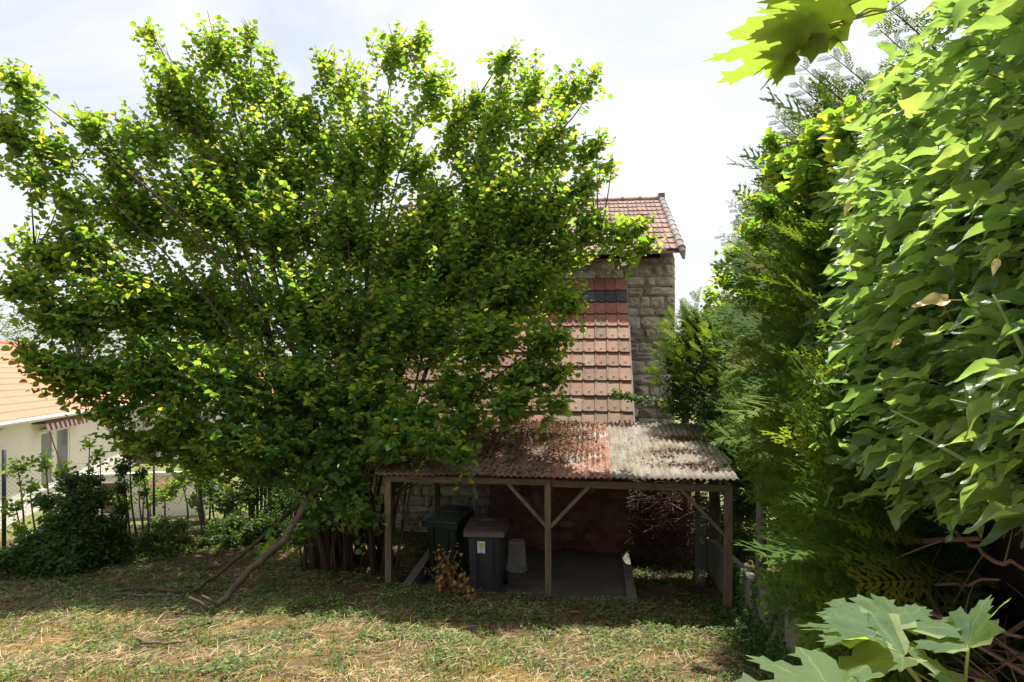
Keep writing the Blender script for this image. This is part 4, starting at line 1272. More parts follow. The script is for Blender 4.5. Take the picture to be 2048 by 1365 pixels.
# ---------------------------------------------------------------- wheelie bins
def bin_(loc, rz, body, lidm, rimm, label, domed, sticker=False):
    root = empty('wheelie_bin', loc, label, 'bin', rz, 'wheelie bins under the shelter')
    bm = bmesh.new()
    W2, D2, H = .27, .33, .96
    rings = [(0, .80, .76), (.02, .82, .78), (.45, .90, .88), (.88, .97, .97), (.90, 1.0, 1.0), (.96, 1.0, 1.0)]
    vs = []
    for z_, kx, ky in rings:
        ring = []
        for k2 in range(20):
            an_ = 2 * math.pi * (k2 + .5) / 20
            c_, s2 = math.cos(an_), math.sin(an_)
            pw = .28
            ring.append(bm.verts.new((math.copysign(abs(c_) ** pw, c_) * W2 * kx, math.copysign(abs(s2) ** pw, s2) * D2 * ky + .02 * (1 - ky), z_)))
        vs.append(ring)
    for i in range(len(vs) - 1):
        for k2 in range(20):
            bm.faces.new((vs[i][k2], vs[i][(k2 + 1) % 20], vs[i + 1][(k2 + 1) % 20], vs[i + 1][k2]))
    bm.faces.new(vs[0][::-1])
    bmesh.ops.recalc_face_normals(bm, faces=bm.faces)
    me = bpy.data.meshes.new('body'); bm.to_mesh(me); bm.free(); me.materials.append(body)
    obj('body', me, root)
    q = Soup()
    for x_ in (-.12, .12):
        q.box(x_ - .006, x_ + .006, -.345, -.30, .06, .84)
    q.build('rib', body, root)
    q = Soup(); q.box(-.30, .30, -.372, .33, .87, .955); q.build('rim', rimm, root)
    # lid
    bm = bmesh.new()
    nx_, ny_ = 9, 11
    grid = []
    for j in range(ny_):
        row = []
        v_ = j / (ny_ - 1); y_ = -.375 + v_ * .76
        for i in range(nx_):
            u_ = i / (nx_ - 1); x_ = -.30 + u_ * .60
            edge = max(abs(u_ - .5), abs(v_ - .5)) * 2
            if domed:
                z_ = .965 + .13 * math.sin(min(v_ * 1.5, 1) * math.pi / 2) * (1 - (abs(u_ - .5) * 2) ** 6 * .35) - (.05 if v_ > .95 else 0)
            else:
                z_ = .965 + .055 * v_ + (.030 if edge < .72 else .012 if edge < .85 else 0)
            row.append(bm.verts.new((x_, y_, z_)))
        grid.append(row)
    for j in range(ny_ - 1):
        for i in range(nx_ - 1):
            bm.faces.new((grid[j][i], grid[j][i + 1], grid[j + 1][i + 1], grid[j + 1][i]))
    per = grid[0] + [grid[j][-1] for j in range(1, ny_)] + grid[-1][-2::-1] + [grid[j][0] for j in range(ny_ - 2, 0, -1)]
    low = [bm.verts.new((v.co.x, v.co.y, v.co.z - .03)) for v in per]
    for i in range(len(per)):
        j = (i + 1) % len(per); bm.faces.new((per[i], low[i], low[j], per[j]))
    bm.faces.new(low[::-1])
    bmesh.ops.recalc_face_normals(bm, faces=bm.faces)
    me = bpy.data.meshes.new('lid'); bm.to_mesh(me); bm.free(); me.materials.append(lidm)
    for p_ in me.polygons: p_.use_smooth = domed
    lid = obj('lid', me, root)
    if domed:
        q = Soup(); q.box(-.2, .2, -.1, .22, 1.068, 1.085); q.build('lid_panel', lidm, lid)
    else:
        q = Soup(); q.box(-.10, .10, .02, .09, 1.03, 1.042); q.build('lid_mark', rimm, lid)
    q = Soup(); q.tube([(-.26, .36, .90), (-.26, .42, .95), (.26, .42, .95), (.26, .36, .90)], .016, 8); q.build('handle', rimm, root, smooth=True)
    for s2 in (-1, 1):
        q = Soup(); q.tube([(s2 * .225, .28, .10), (s2 * .285, .28, .10)], .10, 18); q.build('wheel', M['rubber'], root, smooth=False)
    if sticker:
        # rides on the slope of the front face
        st = bpy.data.objects.new('sticker', None)
        q = Soup()
        pts = [(-.055, 0), (.06, 0), (.06, .175), (-.045, .178), (-.055, .168)]
        V = [(x_, -.004, z_) for x_, z_ in pts] + [(x_, .002, z_) for x_, z_ in pts]
        T = [[0, 1, 2], [0, 2, 3], [0, 3, 4]] + [t for k2 in range(5) for t in ([k2, 5 + k2, 5 + (k2 + 1) % 5], [k2, 5 + (k2 + 1) % 5, (k2 + 1) % 5])]
        q.add(V, T)
        tilt = math.atan2(.33 * .09, .43)
        sk = q.build('sticker', M['sticker_white'], root, loc=(-.045, -.327, .625), rot=(tilt * 1.1, 0, 0))
        q = Soup(); q.box(-.038, .040, -.0065, -.0042, .082, .165); q.build('yellow_square', M['sticker_yellow'], sk)
        q = Soup()
        line = [(-.036, .158), (-.028, .161), (-.018, .155), (-.010, .138), (-.007, .120), (0, .113), (.007, .122), (.010, .140), (.020, .150), (.032, .147), (.039, .132), (.036, .116), (.026, .104), (.023, .095), (.026, .086)]
        q.tube([(x_, -.0075, z_) for x_, z_ in line], .0019, 4); q.build('blue_line', M['sticker_blue'], sk)
        for txt, z_, size, mt in (('HEADPRINT', .099, .017, 'sticker_green'), ('VILLE', .064, .018, 'sticker_blue'), ('DE', .038, .018, 'sticker_blue'), ('SMALLPRINT', .009, .0125, 'sticker_blue')):
            if txt in ('HEADPRINT', 'SMALLPRINT'):   # unreadable in the photograph: rows of letter-like strokes
                q = Soup(); rr = random.Random(len(txt)); nl = 8
                w_ = .046 if txt == 'HEADPRINT' else .056
                for k2 in range(nl):
                    x_ = -w_ / 2 + w_ * k2 / nl + (0 if txt != 'HEADPRINT' else -.008)
                    q.box(x_, x_ + .0018, -.0085, -.0068, z_ - .001, z_ + .009)
                    q.box(x_, x_ + .0045, -.0085, -.0068, z_ + rr.choice((0, .004, .0075)), z_ + rr.choice((0, .004, .0075)) + .0018)
                q.build('print_line', M[mt], sk); continue
            cu = bpy.data.curves.new('letters', 'FONT'); cu.body = txt; cu.size = size; cu.align_x = 'CENTER'; cu.extrude = .0006
            cu.materials.append(M[mt])
            tmp = bpy.data.objects.new('tmp', cu); COL.objects.link(tmp); bpy.context.view_layer.update()
            lm_ = bpy.data.meshes.new_from_object(tmp); bpy.data.objects.remove(tmp)
            t_ = bpy.data.objects.new('letters', lm_); link(t_, sk); t_.location = (0, -.0068, z_); t_.rotation_euler = (R(90), 0, 0)
    return root


bin_((-1.62, 10.22, -.12), R(1), M['grey_plastic'], M['brown_plastic'], M['rim_plastic'], 'anthracite wheelie bin with brown lid, grey rim and a white and yellow sticker', False, True)
bin_((-2.30, 10.62, -.10), R(-11), M['green_plastic'], M['green_lid'], M['green_plastic'], 'dark green wheelie bin with domed lid, left of the one with a sticker', True)

# upturned tub
q = Soup()
prof = [(0, .178), (.02, .178), (.022, .166), (.055, .164), (.058, .172), (.075, .171), (.08, .158), (.47, .132), (.492, .122), (.495, 0.0)]
V, T = [], []
for z_, r0 in prof:
    for k_ in range(24):
        V.append((math.cos(2 * math.pi * k_ / 24) * r0, math.sin(2 * math.pi * k_ / 24) * r0, z_))
for i in range(len(prof) - 1):
    for k_ in range(24):
        a, b = i * 24 + k_, i * 24 + (k_ + 1) % 24
        T += [[a, b, b + 24], [a, b + 24, a + 24]]
q.add(V, T)
p = W(1034, 1130, 11.35)
tub = q.build('plastic_tub', M['pail_plastic'], smooth=False, loc=(p.x, p.y, -.125))
tag(tub, 'grey white plastic tub standing upside down beside the brick wall', 'tub')

# dead leafy sapling in front of the bins
root = empty('withered_sapling', ground_hit(905, 1185), 'withered sapling with brown curled leaves in front of the bins', 'sapling')
b0 = root.location
st = Soup()
tips = []
rs = random.Random(8)
for tx, ty, dd in ((880, 1105, 9.35), (895, 1120, 9.3), (912, 1110, 9.35), (925, 1150, 9.2), (870, 1140, 9.4), (938, 1180, 9.05), (905, 1140, 9.3), (885, 1160, 9.3), (915, 1165, 9.25), (870, 1175, 9.2)):
    t_ = W(tx, ty, dd)
    pts = curve_pts(b0, t_, .05, 5, .1, rs)
    st.tube([p_ - b0 for p_ in pts], [.007, .006, .005, .004, .002], 4); tips.append(pts)
st.tube([p_ - b0 for p_ in (W(885, 1178, 9.2), W(866, 1155, 9.3), W(855, 1137, 9.35), W(835, 1133, 9.4), W(815, 1146, 9.4))], [.007, .006, .005, .004, .002], 4)
st.build('stem', M['twig'], root, smooth=True)
PP, r_ = [], np.random.default_rng(66)
for pts in tips:
    for p_ in pts[2:]:
        for _ in range(11): PP.append(np.array(p_ - b0) + r_.normal(size=3) * np.array([.045, .05, .05]))
PP = np.array(PP)
split_leaves('leaf', HZ, r_.integers(0, 4, len(PP)), frames(r_.normal(size=(len(PP), 3)) + np.array([0, 0, -.8]), r_.normal(size=(len(PP), 3)), r_.uniform(.03, .065, len(PP))), PP, r_.random(len(PP)), M['dry_leaf'], root, 'foliage', 0)

# ---------------------------------------------------------------- brushwood heap under the far end of the shelter
s_ = Soup(); rs = random.Random(12)
for i in range(1500):
    cx, cy = rs.uniform(.75, 1.75), rs.uniform(12.3, 13.8)
    hmax = 1.35 - .5 * abs(cx - 1.1) - .25 * max(0, 12.9 - cy)
    cz = rs.uniform(-.2, hmax)
    v = Vector((rs.gauss(0, 1), rs.gauss(0, .7), rs.gauss(0, .45))).normalized() * rs.uniform(.15, .5)
    c_ = Vector((cx, cy, cz))
    s_.tube(curve_pts(c_ - v, c_ + v, rs.uniform(-.2, .25), 4, .2, rs), [.006, .006, .005, .003], 3, tone=rs.random(), cap=False)
tag(s_.build('brushwood_heap', M['brush']), 'heap of dry tangled brushwood stored beyond the brick wall', 'brushwood', kind='stuff')
# trunks and a roll of fence wire at the back right of the shelter
for i, (x_, y_, r0, lab) in enumerate(((2.05, 12.2, .10, 'dark tree trunk rising behind the right brace of the shelter'), (1.75, 13.6, .09, 'slim ivy-dark trunk behind the brushwood heap'))):
    s_ = Soup(); s_.tube([(0, 0, -.4), (.02, 0, .8), (-.02, .03, 1.8), (.03, 0, 3.0), (.1, .0, 3.9)], [r0 * 1.2, r0, r0 * .95, r0 * .8, r0 * .5], 10)
    tag(s_.build('trunk', M['bark_grey'], smooth=True, loc=(x_, y_, 0)), lab, 'tree trunk')
s_ = Soup()
cx, cy = 1.66, 11.1
for k_ in range(22):
    a0 = 2 * math.pi * k_ / 22
    for sg in (-1, 1):
        pts = [(cx + .075 * math.cos(a0 + sg * t * 3.4), cy + .075 * math.sin(a0 + sg * t * 3.4), -.2 + t * 1.15) for t in np.linspace(0, 1, 12)]
        s_.tube(pts, .0022, 3, cap=False)
tag(s_.build('wire_netting_roll', M['wire']), 'roll of wire netting standing upright inside the right side of the shelter', 'wire roll')

# ---------------------------------------------------------------- low concrete wall on the right
cw = empty('concrete_wall', (2.0, 0, 0), 'low stained concrete garden wall running along the foot of the hedge', 'wall')
yy = [12.3, 10.9, 9.5, 8.1, 6.7, 5.3, 3.9]
top = lambda y: np.interp(y, [4, 7.5, 8.7, 10.4, 12.3], [1.15, .70, .56, .42, .27])
for i in range(6):
    y1, y0 = yy[i] - .004, yy[i + 1] + .004
    s_ = Soup(); j = random.uniform(-.012, .012)
    V = [(-.05 + j, y0, -.7), (.07 + j, y0, -.7), (.07 + j, y0, top(y0)), (-.05 + j, y0, top(y0)), (-.05 + j, y1, -.7), (.07 + j, y1, -.7), (.07 + j, y1, top(y1)), (-.05 + j, y1, top(y1))]
    s_.add(V, [[0, 1, 2], [0, 2, 3], [5, 4, 7], [5, 7, 6], [4, 0, 3], [4, 3, 7], [1, 5, 6], [1, 6, 2], [3, 2, 6], [3, 6, 7]])
    s_.build('panel', M['concrete'], cw)

# ---------------------------------------------------------------- cypress hedge
def hedge_x(Y, z):
    """left face of the hedge"""
    f_ = 1.14 + (Y - 3.3) * .152
    f_ = f_ + .10 * np.clip(z - 3.2, 0, 3) ** 1.5 + .45 * np.clip(2.6 - z, 0, 1.4)
    return f_


hd = empty('cypress_hedge', (2.2, 6.5, 0), 'tall dark green cypress hedge along the right side of the garden', 'hedge')
h0 = np.array([2.2, 6.5, 0.0])
r_ = np.random.default_rng(91)
n_ = 4200
Y = r_.uniform(2.8, 9.9, n_); zt = np.interp(Y, [2.8, 3.5, 4.1, 4.6, 6, 8, 9.9], [2.9, 3.2, 4.1, 4.75, 4.9, 5.1, 5.1])
zb = np.interp(Y, [2.6, 4, 6, 9.9], [1.9, 1.2, .75, .45])
Z = zb + (zt - zb) * r_.random(n_) ** .9
nz_ = np.array([mnoise.noise(Vector((y * 1.3, z * 1.5, 1.7))) for y, z in zip(Y, Z)])
X = hedge_x(Y, Z) + r_.uniform(0, .42, n_) + nz_ * .26
Dv = np.stack([-1.0 + r_.normal(0, .22, n_), -.35 + r_.normal(0, .35, n_), .16 + r_.normal(0, .22, n_) + .6 * (Z > zt - .5)], 1)
Nv = np.array([-.1, -.7, 1.0]) + r_.normal(size=(n_, 3)) * .35
L = np.where(r_.random(n_) < .18, .52, 1) * r_.uniform(.26, .46, n_) * np.where(r_.random(n_) < .10, 1.5, 1)
tn = r_.random(n_) * .9
# top and far side
n2 = 2600
Y2 = r_.uniform(4.2, 9.9, n2); X2 = r_.uniform(0, 1.3, n2); zt2 = np.interp(Y2, [2.8, 3.5, 4.1, 4.6, 6, 8, 9.9], [2.9, 3.2, 4.1, 4.75, 4.9, 5.1, 5.1])
P2 = np.stack([hedge_x(Y2, zt2) + X2, Y2, zt2 - .12 + r_.normal(0, .12, n2) - .25 * X2], 1)
D2 = np.stack([-.4 + r_.normal(0, .5, n2), r_.normal(0, .5, n2) - .1, .9 + r_.normal(0, .3, n2)], 1)
Pc = np.concatenate([np.stack([X, Y, Z], 1), P2]); Dc = np.concatenate([Dv, D2]); Nc = np.concatenate([Nv, np.array([-.5, -.5, .3]) + r_.normal(size=(n2, 3)) * .6])
Lc = np.concatenate([L, r_.uniform(.16, .32, n2)]); tc_ = np.concatenate([tn, r_.random(n2) * .9])
near_ = Pc[:, 1] < 6.2
o = scatter('sprays', CY, r_.integers(0, 3, near_.sum()), frames(Dc[near_], Nc[near_], Lc[near_]), Pc[near_] - h0, tc_[near_], M['cypress'], hd, smooth=False); o['kind'] = 'stuff'
o = scatter('sprays', CYF, r_.integers(0, 2, (~near_).sum()), frames(Dc[~near_], Nc[~near_], Lc[~near_] * 1.1), Pc[~near_] - h0, tc_[~near_], M['cypress'], hd, smooth=False); o['kind'] = 'stuff'
# leading shoots that stand up against the sky
Ps, Ds, Ls = [], [], []
rs = random.Random(3)
for px_, py_, dd, ln_ in ((1700, 215, 4.0, .5), (1660, 110, 3.9, .55), (1640, 150, 4.1, .5), (1600, 130, 4.2, .5), (1590, 165, 4.3, .45), (1730, 150, 3.7, .5), (1560, 270, 4.9, .4), (1545, 230, 5, .4), (1760, 60, 3.3, .45), (1780, 20, 3.2, .4), (1500, 390, 6.2, .5), (1450, 400, 7.5, .6), (1470, 440, 7.6, .5), (1440, 470, 8.0, .5)):
    tip = W(px_, py_, dd); base_ = tip + Vector((.30, .1, -.22)) * (ln_ / .5) * 1.3
    s_ = Soup(); s_.tube([p_ - Vector(h0) for p_ in curve_pts(base_, tip, .03, 6, .04, rs)], list(np.linspace(.006, .002, 6)), 5)
    s_.build('shoot', M['twig'], hd, smooth=True)
    for k_ in range(13):
        t = .10 + .9 * k_ / 13 + rs.uniform(-.03, .03)
        c_ = base_.lerp(tip, t); v = (tip - base_).normalized()
        sd_ = v.cross(Vector((.2 + rs.uniform(-.4, .4), -1, .2 + rs.uniform(-.5, .5)))).normalized() * (1 if k_ % 2 else -1)
        Ps.append(c_ - Vector(h0)); Ds.append(v * .7 + sd_ * .8 + Vector((0, 0, .1))); Ls.append(rs.uniform(.10, .20) * (1.25 - t * .7))
o = scatter('sprays', CYF, r_.integers(0, 2, len(Ps)), frames(np.array([tuple(v) for v in Ds]), np.tile([-.2, -1, .2], (len(Ps), 1)) + r_.normal(size=(len(Ps), 3)) * .3, np.array(Ls)), np.array([tuple(v) for v in Ps]), r_.random(len(Ps)) * .5, M['cypress'], hd, smooth=False); o['kind'] = 'stuff'
# inner twiggy core and trunks
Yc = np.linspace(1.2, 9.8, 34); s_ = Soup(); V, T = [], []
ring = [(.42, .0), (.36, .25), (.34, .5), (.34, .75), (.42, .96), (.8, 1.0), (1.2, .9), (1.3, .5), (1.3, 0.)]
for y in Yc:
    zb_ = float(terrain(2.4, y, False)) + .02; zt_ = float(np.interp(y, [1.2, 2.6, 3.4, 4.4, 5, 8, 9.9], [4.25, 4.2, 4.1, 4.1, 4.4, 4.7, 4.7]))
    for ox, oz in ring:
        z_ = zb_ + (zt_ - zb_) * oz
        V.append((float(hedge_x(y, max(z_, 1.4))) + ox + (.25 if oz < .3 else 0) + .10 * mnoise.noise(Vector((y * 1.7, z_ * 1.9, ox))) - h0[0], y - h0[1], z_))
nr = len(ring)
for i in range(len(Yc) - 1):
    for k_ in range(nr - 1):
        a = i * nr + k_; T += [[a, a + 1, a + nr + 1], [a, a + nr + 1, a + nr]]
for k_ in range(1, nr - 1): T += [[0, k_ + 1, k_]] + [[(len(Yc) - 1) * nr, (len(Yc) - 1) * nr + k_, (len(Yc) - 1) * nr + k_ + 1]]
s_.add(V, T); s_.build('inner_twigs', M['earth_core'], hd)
for y, x_ in ((8.9, 2.05), (7.4, 2.0), (5.9, 1.9), (4.5, 1.85), (3.2, 1.6)):
    s_ = Soup(); zb_ = float(terrain(x_, y, False)) - .1
    s_.tube([(x_ - h0[0], y - h0[1], zb_), (x_ + .03 - h0[0], y - h0[1], zb_ + 1.2), (x_ - h0[0], y - h0[1] + .05, 3.6)], [.08, .065, .03], 9)
    s_.build('trunk', M['bark_grey'], hd, smooth=True)

# bare dead branches under the ivy
s_ = Soup(); rs = random.Random(19)
for i in range(620):
    Yb = rs.uniform(1.9, 4.6); zb_ = float(terrain(1.2, Yb, False)) + rs.uniform(-.05, 1.25)
    xb = 1.02 + (Yb - 1.5) * .10 + rs.uniform(0, .38)
    v = Vector((rs.gauss(-.2, .5), rs.gauss(-.1, .8), rs.gauss(0, .35))).normalized() * rs.uniform(.12, .42)
    c_ = Vector((xb + .1, Yb, zb_))
    r0 = rs.choice((.003, .003, .004, .006, .009))
    s_.tube(curve_pts(c_ - v, c_ + v, rs.uniform(-.15, .15), 5, .15, rs), [r0, r0, r0 * .8, r0 * .6, r0 * .4], 4, tone=rs.random(), cap=False)
for a, b, c_, r0 in (((1725, 1065, 3.0), (1785, 1080, 2.9), (1960, 1078, 2.3), .018), ((1780, 1085, 2.8), (1820, 1130, 2.7), (1880, 1230, 2.6), .020), ((1750, 1168, 2.9), (1850, 1172, 2.7), (2000, 1160, 2.3), .010), ((1840, 1225, 2.6), (1900, 1240, 2.4), (2045, 1275, 2.1), .012), ((1745, 1115, 3.0), (1800, 1125, 2.9), (1850, 1130, 2.6), .008), ((1895, 1060, 2.5), (1960, 1100, 2.3), (2050, 1140, 2.0), .012), ((1700, 1060, 3.3), (1715, 1130, 3.3), (1740, 1195, 3.2), .006)):
    pts = [W(*a), W(*b), W(*c_)]
    r0 *= .62
    poly = [(pts[0].lerp(pts[1], t) if u_ == 0 else pts[1].lerp(pts[2], t)) + Vector((rs.uniform(-.012, .012), rs.uniform(-.012, .012), rs.uniform(-.014, .014))) for u_ in (0, 1) for t in (0, .2, .4, .6, .8)] + [pts[2]]
    s_.tube(poly, [r0 * .25, r0 * .6, r0 * .8, r0, r0 * 1.1, r0, r0 * .9, r0, r0 * .9, r0 * .8, r0 * .7], 6, tone=.55)
    for q_ in (2, 4, 6, 8):
        v = Vector((rs.uniform(-1, .2), rs.uniform(-.6, .6), rs.uniform(-.9, .6))).normalized() * rs.uniform(.08, .25)
        s_.tube(curve_pts(poly[q_], poly[q_] + v, .1, 4, .12, rs), [r0 * .4, r0 * .3, r0 * .2, r0 * .1], 4, tone=rs.random())
tag(s_.build('dead_branches', M['twig']), 'tangle of bare brown dead branches below the ivy', 'dead branches', kind='stuff')

# ---------------------------------------------------------------- ivy on the near end of the hedge
iv = empty('ivy', (1.1, 2.4, 0), 'mass of large pale green ivy leaves covering the near end of the hedge', 'ivy')
i0 = np.array([1.1, 2.4, 0.0])
r_ = np.random.default_rng(123)
n_ = 6200
Y = 1.0 + r_.random(n_) ** .9 * 3.4
zt = np.interp(Y, [1, 2, 2.8, 3.6, 4.1, 4.4], [4.6, 4.55, 4.5, 4.4, 4.2, 3.9])
zb = np.interp(Y, [1, 1.6, 2.3, 2.8, 3.2, 3.8, 4.4], [2.86, 2.84, 2.70, 2.68, 2.80, 3.15, 3.5])
Z = zb + (zt - zb) * r_.random(n_)
nz_ = np.array([mnoise.noise(Vector((y * 2.0, z * 2.0, 7.7))) for y, z in zip(Y, Z)])


def ivy_x(Y, Z):
    return .84 + (Y - 1.6) * .09 + .17 * np.clip(Z - 3.05, 0, 3) + .25 * np.clip(2.85 - Z, 0, 1) + .10 * np.clip(Y - 3.0, 0, 1)


def ivy_pt(px_, py_, off=0.0):
    """where the line of sight meets the leafy face"""
    d = 1.0
    while d < 5:
        p_ = W(px_, py_, d)
        if p_.x >= float(ivy_x(p_.y, p_.z)) + off: return p_
        d += .01
    return W(px_, py_, 2.2)


dep = r_.random(n_) ** .9 * .42
X = ivy_x(Y, Z) + dep + nz_ * .10
Dv = np.stack([-1.0 + r_.normal(0, .25, n_), -.05 + r_.normal(0, .38, n_), -.12 + r_.normal(0, .30, n_)], 1)
Nv = np.stack([-.10 + r_.normal(0, .4, n_), np.where(r_.random(n_) < .72, .50, -.45) + r_.normal(0, .3, n_), .80 + r_.normal(0, .22, n_)], 1)
Li = (.055 + .100 * r_.random(n_) ** 1.4) * np.interp(Z, [2.7, 3.4, 4.5], [1.0, 1.0, .9])
Pi = np.stack([X, Y, Z], 1)
dl = unit(Pi - np.array([0, 0, EYE]))
px_i = 1024 + F * ((Pi[:, 0] * CA + Pi[:, 1] * SA) / (-Pi[:, 0] * SA + Pi[:, 1] * CA))
vis = (px_i < 2080) & (dep < .16)
tt = r_.random(n_)
split_leaves('leaf', IV, r_.choice(5, n_, p=[.27, .23, .22, .20, .08]), frames(Dv, Nv, Li), Pi - i0, tt, M['ivy_leaf'], iv, 'foliage', 300, mask=vis)
# yellowed leaves
YM = mesh_np('yellow_leaf', *IV[0][:2], M['yellow_leaf'], np.zeros(len(IV[0][1])), IV[0][2], smooth=True)
for px_, py_, dd, tx, ty, ln_ in ((1895, 600, 1.72, 1825, 605, .082), (1800, 680, 2.1, 1775, 700, .035), (1700, 405, 2.6, 1682, 440, .06), (1995, 520, 1.5, 1990, 535, .035)):
    b_ = ivy_pt(px_, py_, -.06); dd = b_.x * -SA + b_.y * CA; v = (W(tx, ty, dd) - b_)
    mm = frames(np.array([tuple(v)]), np.array([[-.35, -.75, .45]]), np.array([ln_]))[0]
    o = bpy.data.objects.new('leaf', YM); o['label'] = 'yellowed ivy leaf'
    m4 = Matrix(mm.tolist()).to_4x4(); m4.translation = b_ - Vector(i0); link(o, iv); o.matrix_local = m4
# stems
rs = random.Random(4)
for a, b in (((1905, 640, 1.62), (1880, 590, 1.62)), ((2075, 760, 1.35), (1985, 590, 1.4)), ((1745, 720, 2.2), (1660, 640, 2.25)), ((1820, 620, 2.0), (1690, 500, 2.2)), ((1905, 400, 1.7), (1800, 330, 1.9)), ((2060, 30, 1.4), (1930, 15, 1.5)),
             ((2060, 510, 1.4), (1930, 515, 1.6)), ((1900, 880, 1.7), (1780, 820, 1.9)), ((2040, 840, 1.4), (1900, 800, 1.55)), ((1960, 940, 1.6), (1830, 870, 1.7)), ((1780, 1000, 2.2), (1740, 930, 2.3)), ((2048, 280, 1.45), (1930, 190, 1.55)),
             ((1840, 170, 1.9), (1760, 120, 2.1)), ((1750, 560, 2.3), (1640, 540, 2.5)), ((1990, 1010, 1.6), (1900, 1000, 1.7))):
    q = Soup(); q.tube([p_ - Vector(i0) for p_ in curve_pts(ivy_pt(a[0], a[1], .10), ivy_pt(b[0], b[1], -.03), .03, 6, .06, rs)], list(np.linspace(.008, .002, 6)), 6)
    q.build('stem', M['ivy_stem'], iv, smooth=True)

# small leaved clematis and seed heads creeping over hedge top
fl = empty('clematis', (1.5, 5.5, 0), 'wild clematis with cream seed heads scrambling over the hedge crest', 'climber')
f0 = np.array([1.5, 5.5, 0.0])
cl = [(tuple(W(px_, py_, dd)), r0 / F * dd, fac) for px_, py_, r0, dd, fac in ((1530, 400, 40, 4.8, 1), (1500, 450, 40, 5.5, 1), (1560, 330, 40, 4.5, 1), (1640, 260, 50, 3.9, 1.2), (1600, 350, 60, 4.0, 1.5), (1460, 500, 30, 6.5, .7), (1440, 550, 30, 7.5, .7), (1420, 590, 25, 8.5, .6), (1540, 280, 20, 4.6, .5), (1700, 240, 50, 3.5, 1), (1480, 560, 40, 6.5, 1))]
Pk, Mk, tk, _ = foliage(cl, 26, .075, (2.2, 6, 3.5), seed=71, flat=.6, spacing=.05, twig_len=(.15, .35))
o = scatter('foliage', HZ, r_.integers(0, 4, len(Pk)), Mk, Pk - f0, tk, M['hazel_leaf'], fl); o['kind'] = 'stuff'
Pf = []
for c_, r0, fac in (cl[0], cl[1], cl[3], cl[5], cl[9]):
    for q in range(10):
        cc = np.array(c_) + r_.normal(size=3) * r0 * .6
        Pf += [cc + r_.normal(size=3) * .022 for _ in range(16)]
Pf = np.array(Pf)
o = scatter('seed_heads', SM, np.zeros(len(Pf), int), frames(r_.normal(size=(len(Pf), 3)), r_.normal(size=(len(Pf), 3)), r_.uniform(.008, .02, len(Pf))), Pf - f0, r_.random(len(Pf)), M['flower'], fl); o['kind'] = 'stuff'

# ---------------------------------------------------------------- dark ivy-clad shrub at the far end of the hedge
sb = empty('ivy_covered_shrub', (2.1, 12.2, 0), 'dark ivy-covered cypress shrub overhanging the right corner of the shelter roof', 'shrub')
s0 = np.array([2.1, 12.2, 0.0])
bl = [(tuple(W(px_, py_, dd)), r0 / F * dd, (r0 / 60) ** 1.8) for px_, py_, r0, dd in ((1375, 680, 50, 12.4), (1420, 640, 45, 12.3), (1370, 740, 55, 12.3), (1430, 720, 65, 11.8), (1470, 680, 60, 11), (1395, 800, 60, 11.9), (1440, 820, 60, 11.2), (1480, 780, 60, 10.7), (1440, 890, 50, 10.9), (1485, 880, 50, 10.4), (1490, 960, 35, 10.3), (1380, 640, 30, 12.4), (1470, 620, 40, 11.5), (1350, 810, 35, 12.3), (1400, 870, 40, 11.6), (1340, 720, 30, 12.4), (1345, 770, 30, 12.4), (1500, 1020, 50, 11.3), (1450, 1050, 55, 13.2), (1400, 1020, 45, 14), (1500, 1100, 50, 11), (1440, 960, 45, 13.4), (1540, 950, 60, 10.8), (1380, 950, 40, 14.5))]
bl += [((x_, y_, 1.62), .33, .9) for x_ in (1.0, 1.5, 2.1) for y_ in (13.2, 14.0, 14.9)]  # unseen low canopy added behind the roof edge to shade the open gap
Pk, Mk, tk, tws = foliage(bl, 260, .085, (2.6, 12, 1.5), seed=81, flat=.6, spacing=.045, twig_len=(.2, .4), up=.1)
Pk2, Mk2, tk2, _ = foliage([((c_[0] + .8, c_[1] + .3, c_[2]), r0 * 1.1, f_) for c_, r0, f_ in bl], 120, .09, (2.6, 12, 1.5), seed=82, flat=.6, spacing=.05, twig_len=(.2, .4), up=.1)
Pk, Mk, tk = np.concatenate([Pk, Pk2]), np.concatenate([Mk, Mk2]), np.concatenate([tk, tk2])
k_ = ~((Pk[:, 0] < 1.95) & (Pk[:, 1] < 12.6) & (Pk[:, 2] < 1.80 + .17 * (Pk[:, 1] - 9.6))) & (Pk[:, 1] < 15.6)
o = scatter('foliage', SM, np.zeros(k_.sum(), int), Mk[k_], Pk[k_] - s0, tk[k_], M['ivy_small'], sb); o['kind'] = 'stuff'
n_ = 900
idx_ = r_.integers(0, 8, n_)
cc = np.array([bl[i][0] for i in idx_]); rr = np.array([bl[i][1] for i in idx_])
v = unit(r_.normal(size=(n_, 3)))
Pq = cc + v * rr[:, None]
k_ = (Pq[:, 2] > 2.9)
o = scatter('sprays', CYF, r_.integers(0, 2, k_.sum()), frames((unit(Pq - np.array([2.8, 12.5, 2.5])) + np.array([0, -.2, .3]) + r_.normal(size=(n_, 3)) * .3)[k_], (np.array([0, -.2, 1]) + r_.normal(size=(n_, 3)) * .5)[k_], r_.uniform(.15, .32, k_.sum())), Pq[k_] - s0, r_.random(k_.sum()) * .9, M['cypress'], sb, smooth=False); o['kind'] = 'stuff'
q = Soup(); q.tube([(.35, -.2, -.9), (.3, -.1, 1.0), (.1, 0, 3.2)], [.12, .09, .04], 9); q.build('trunk', M['bark_grey'], sb, smooth=True)
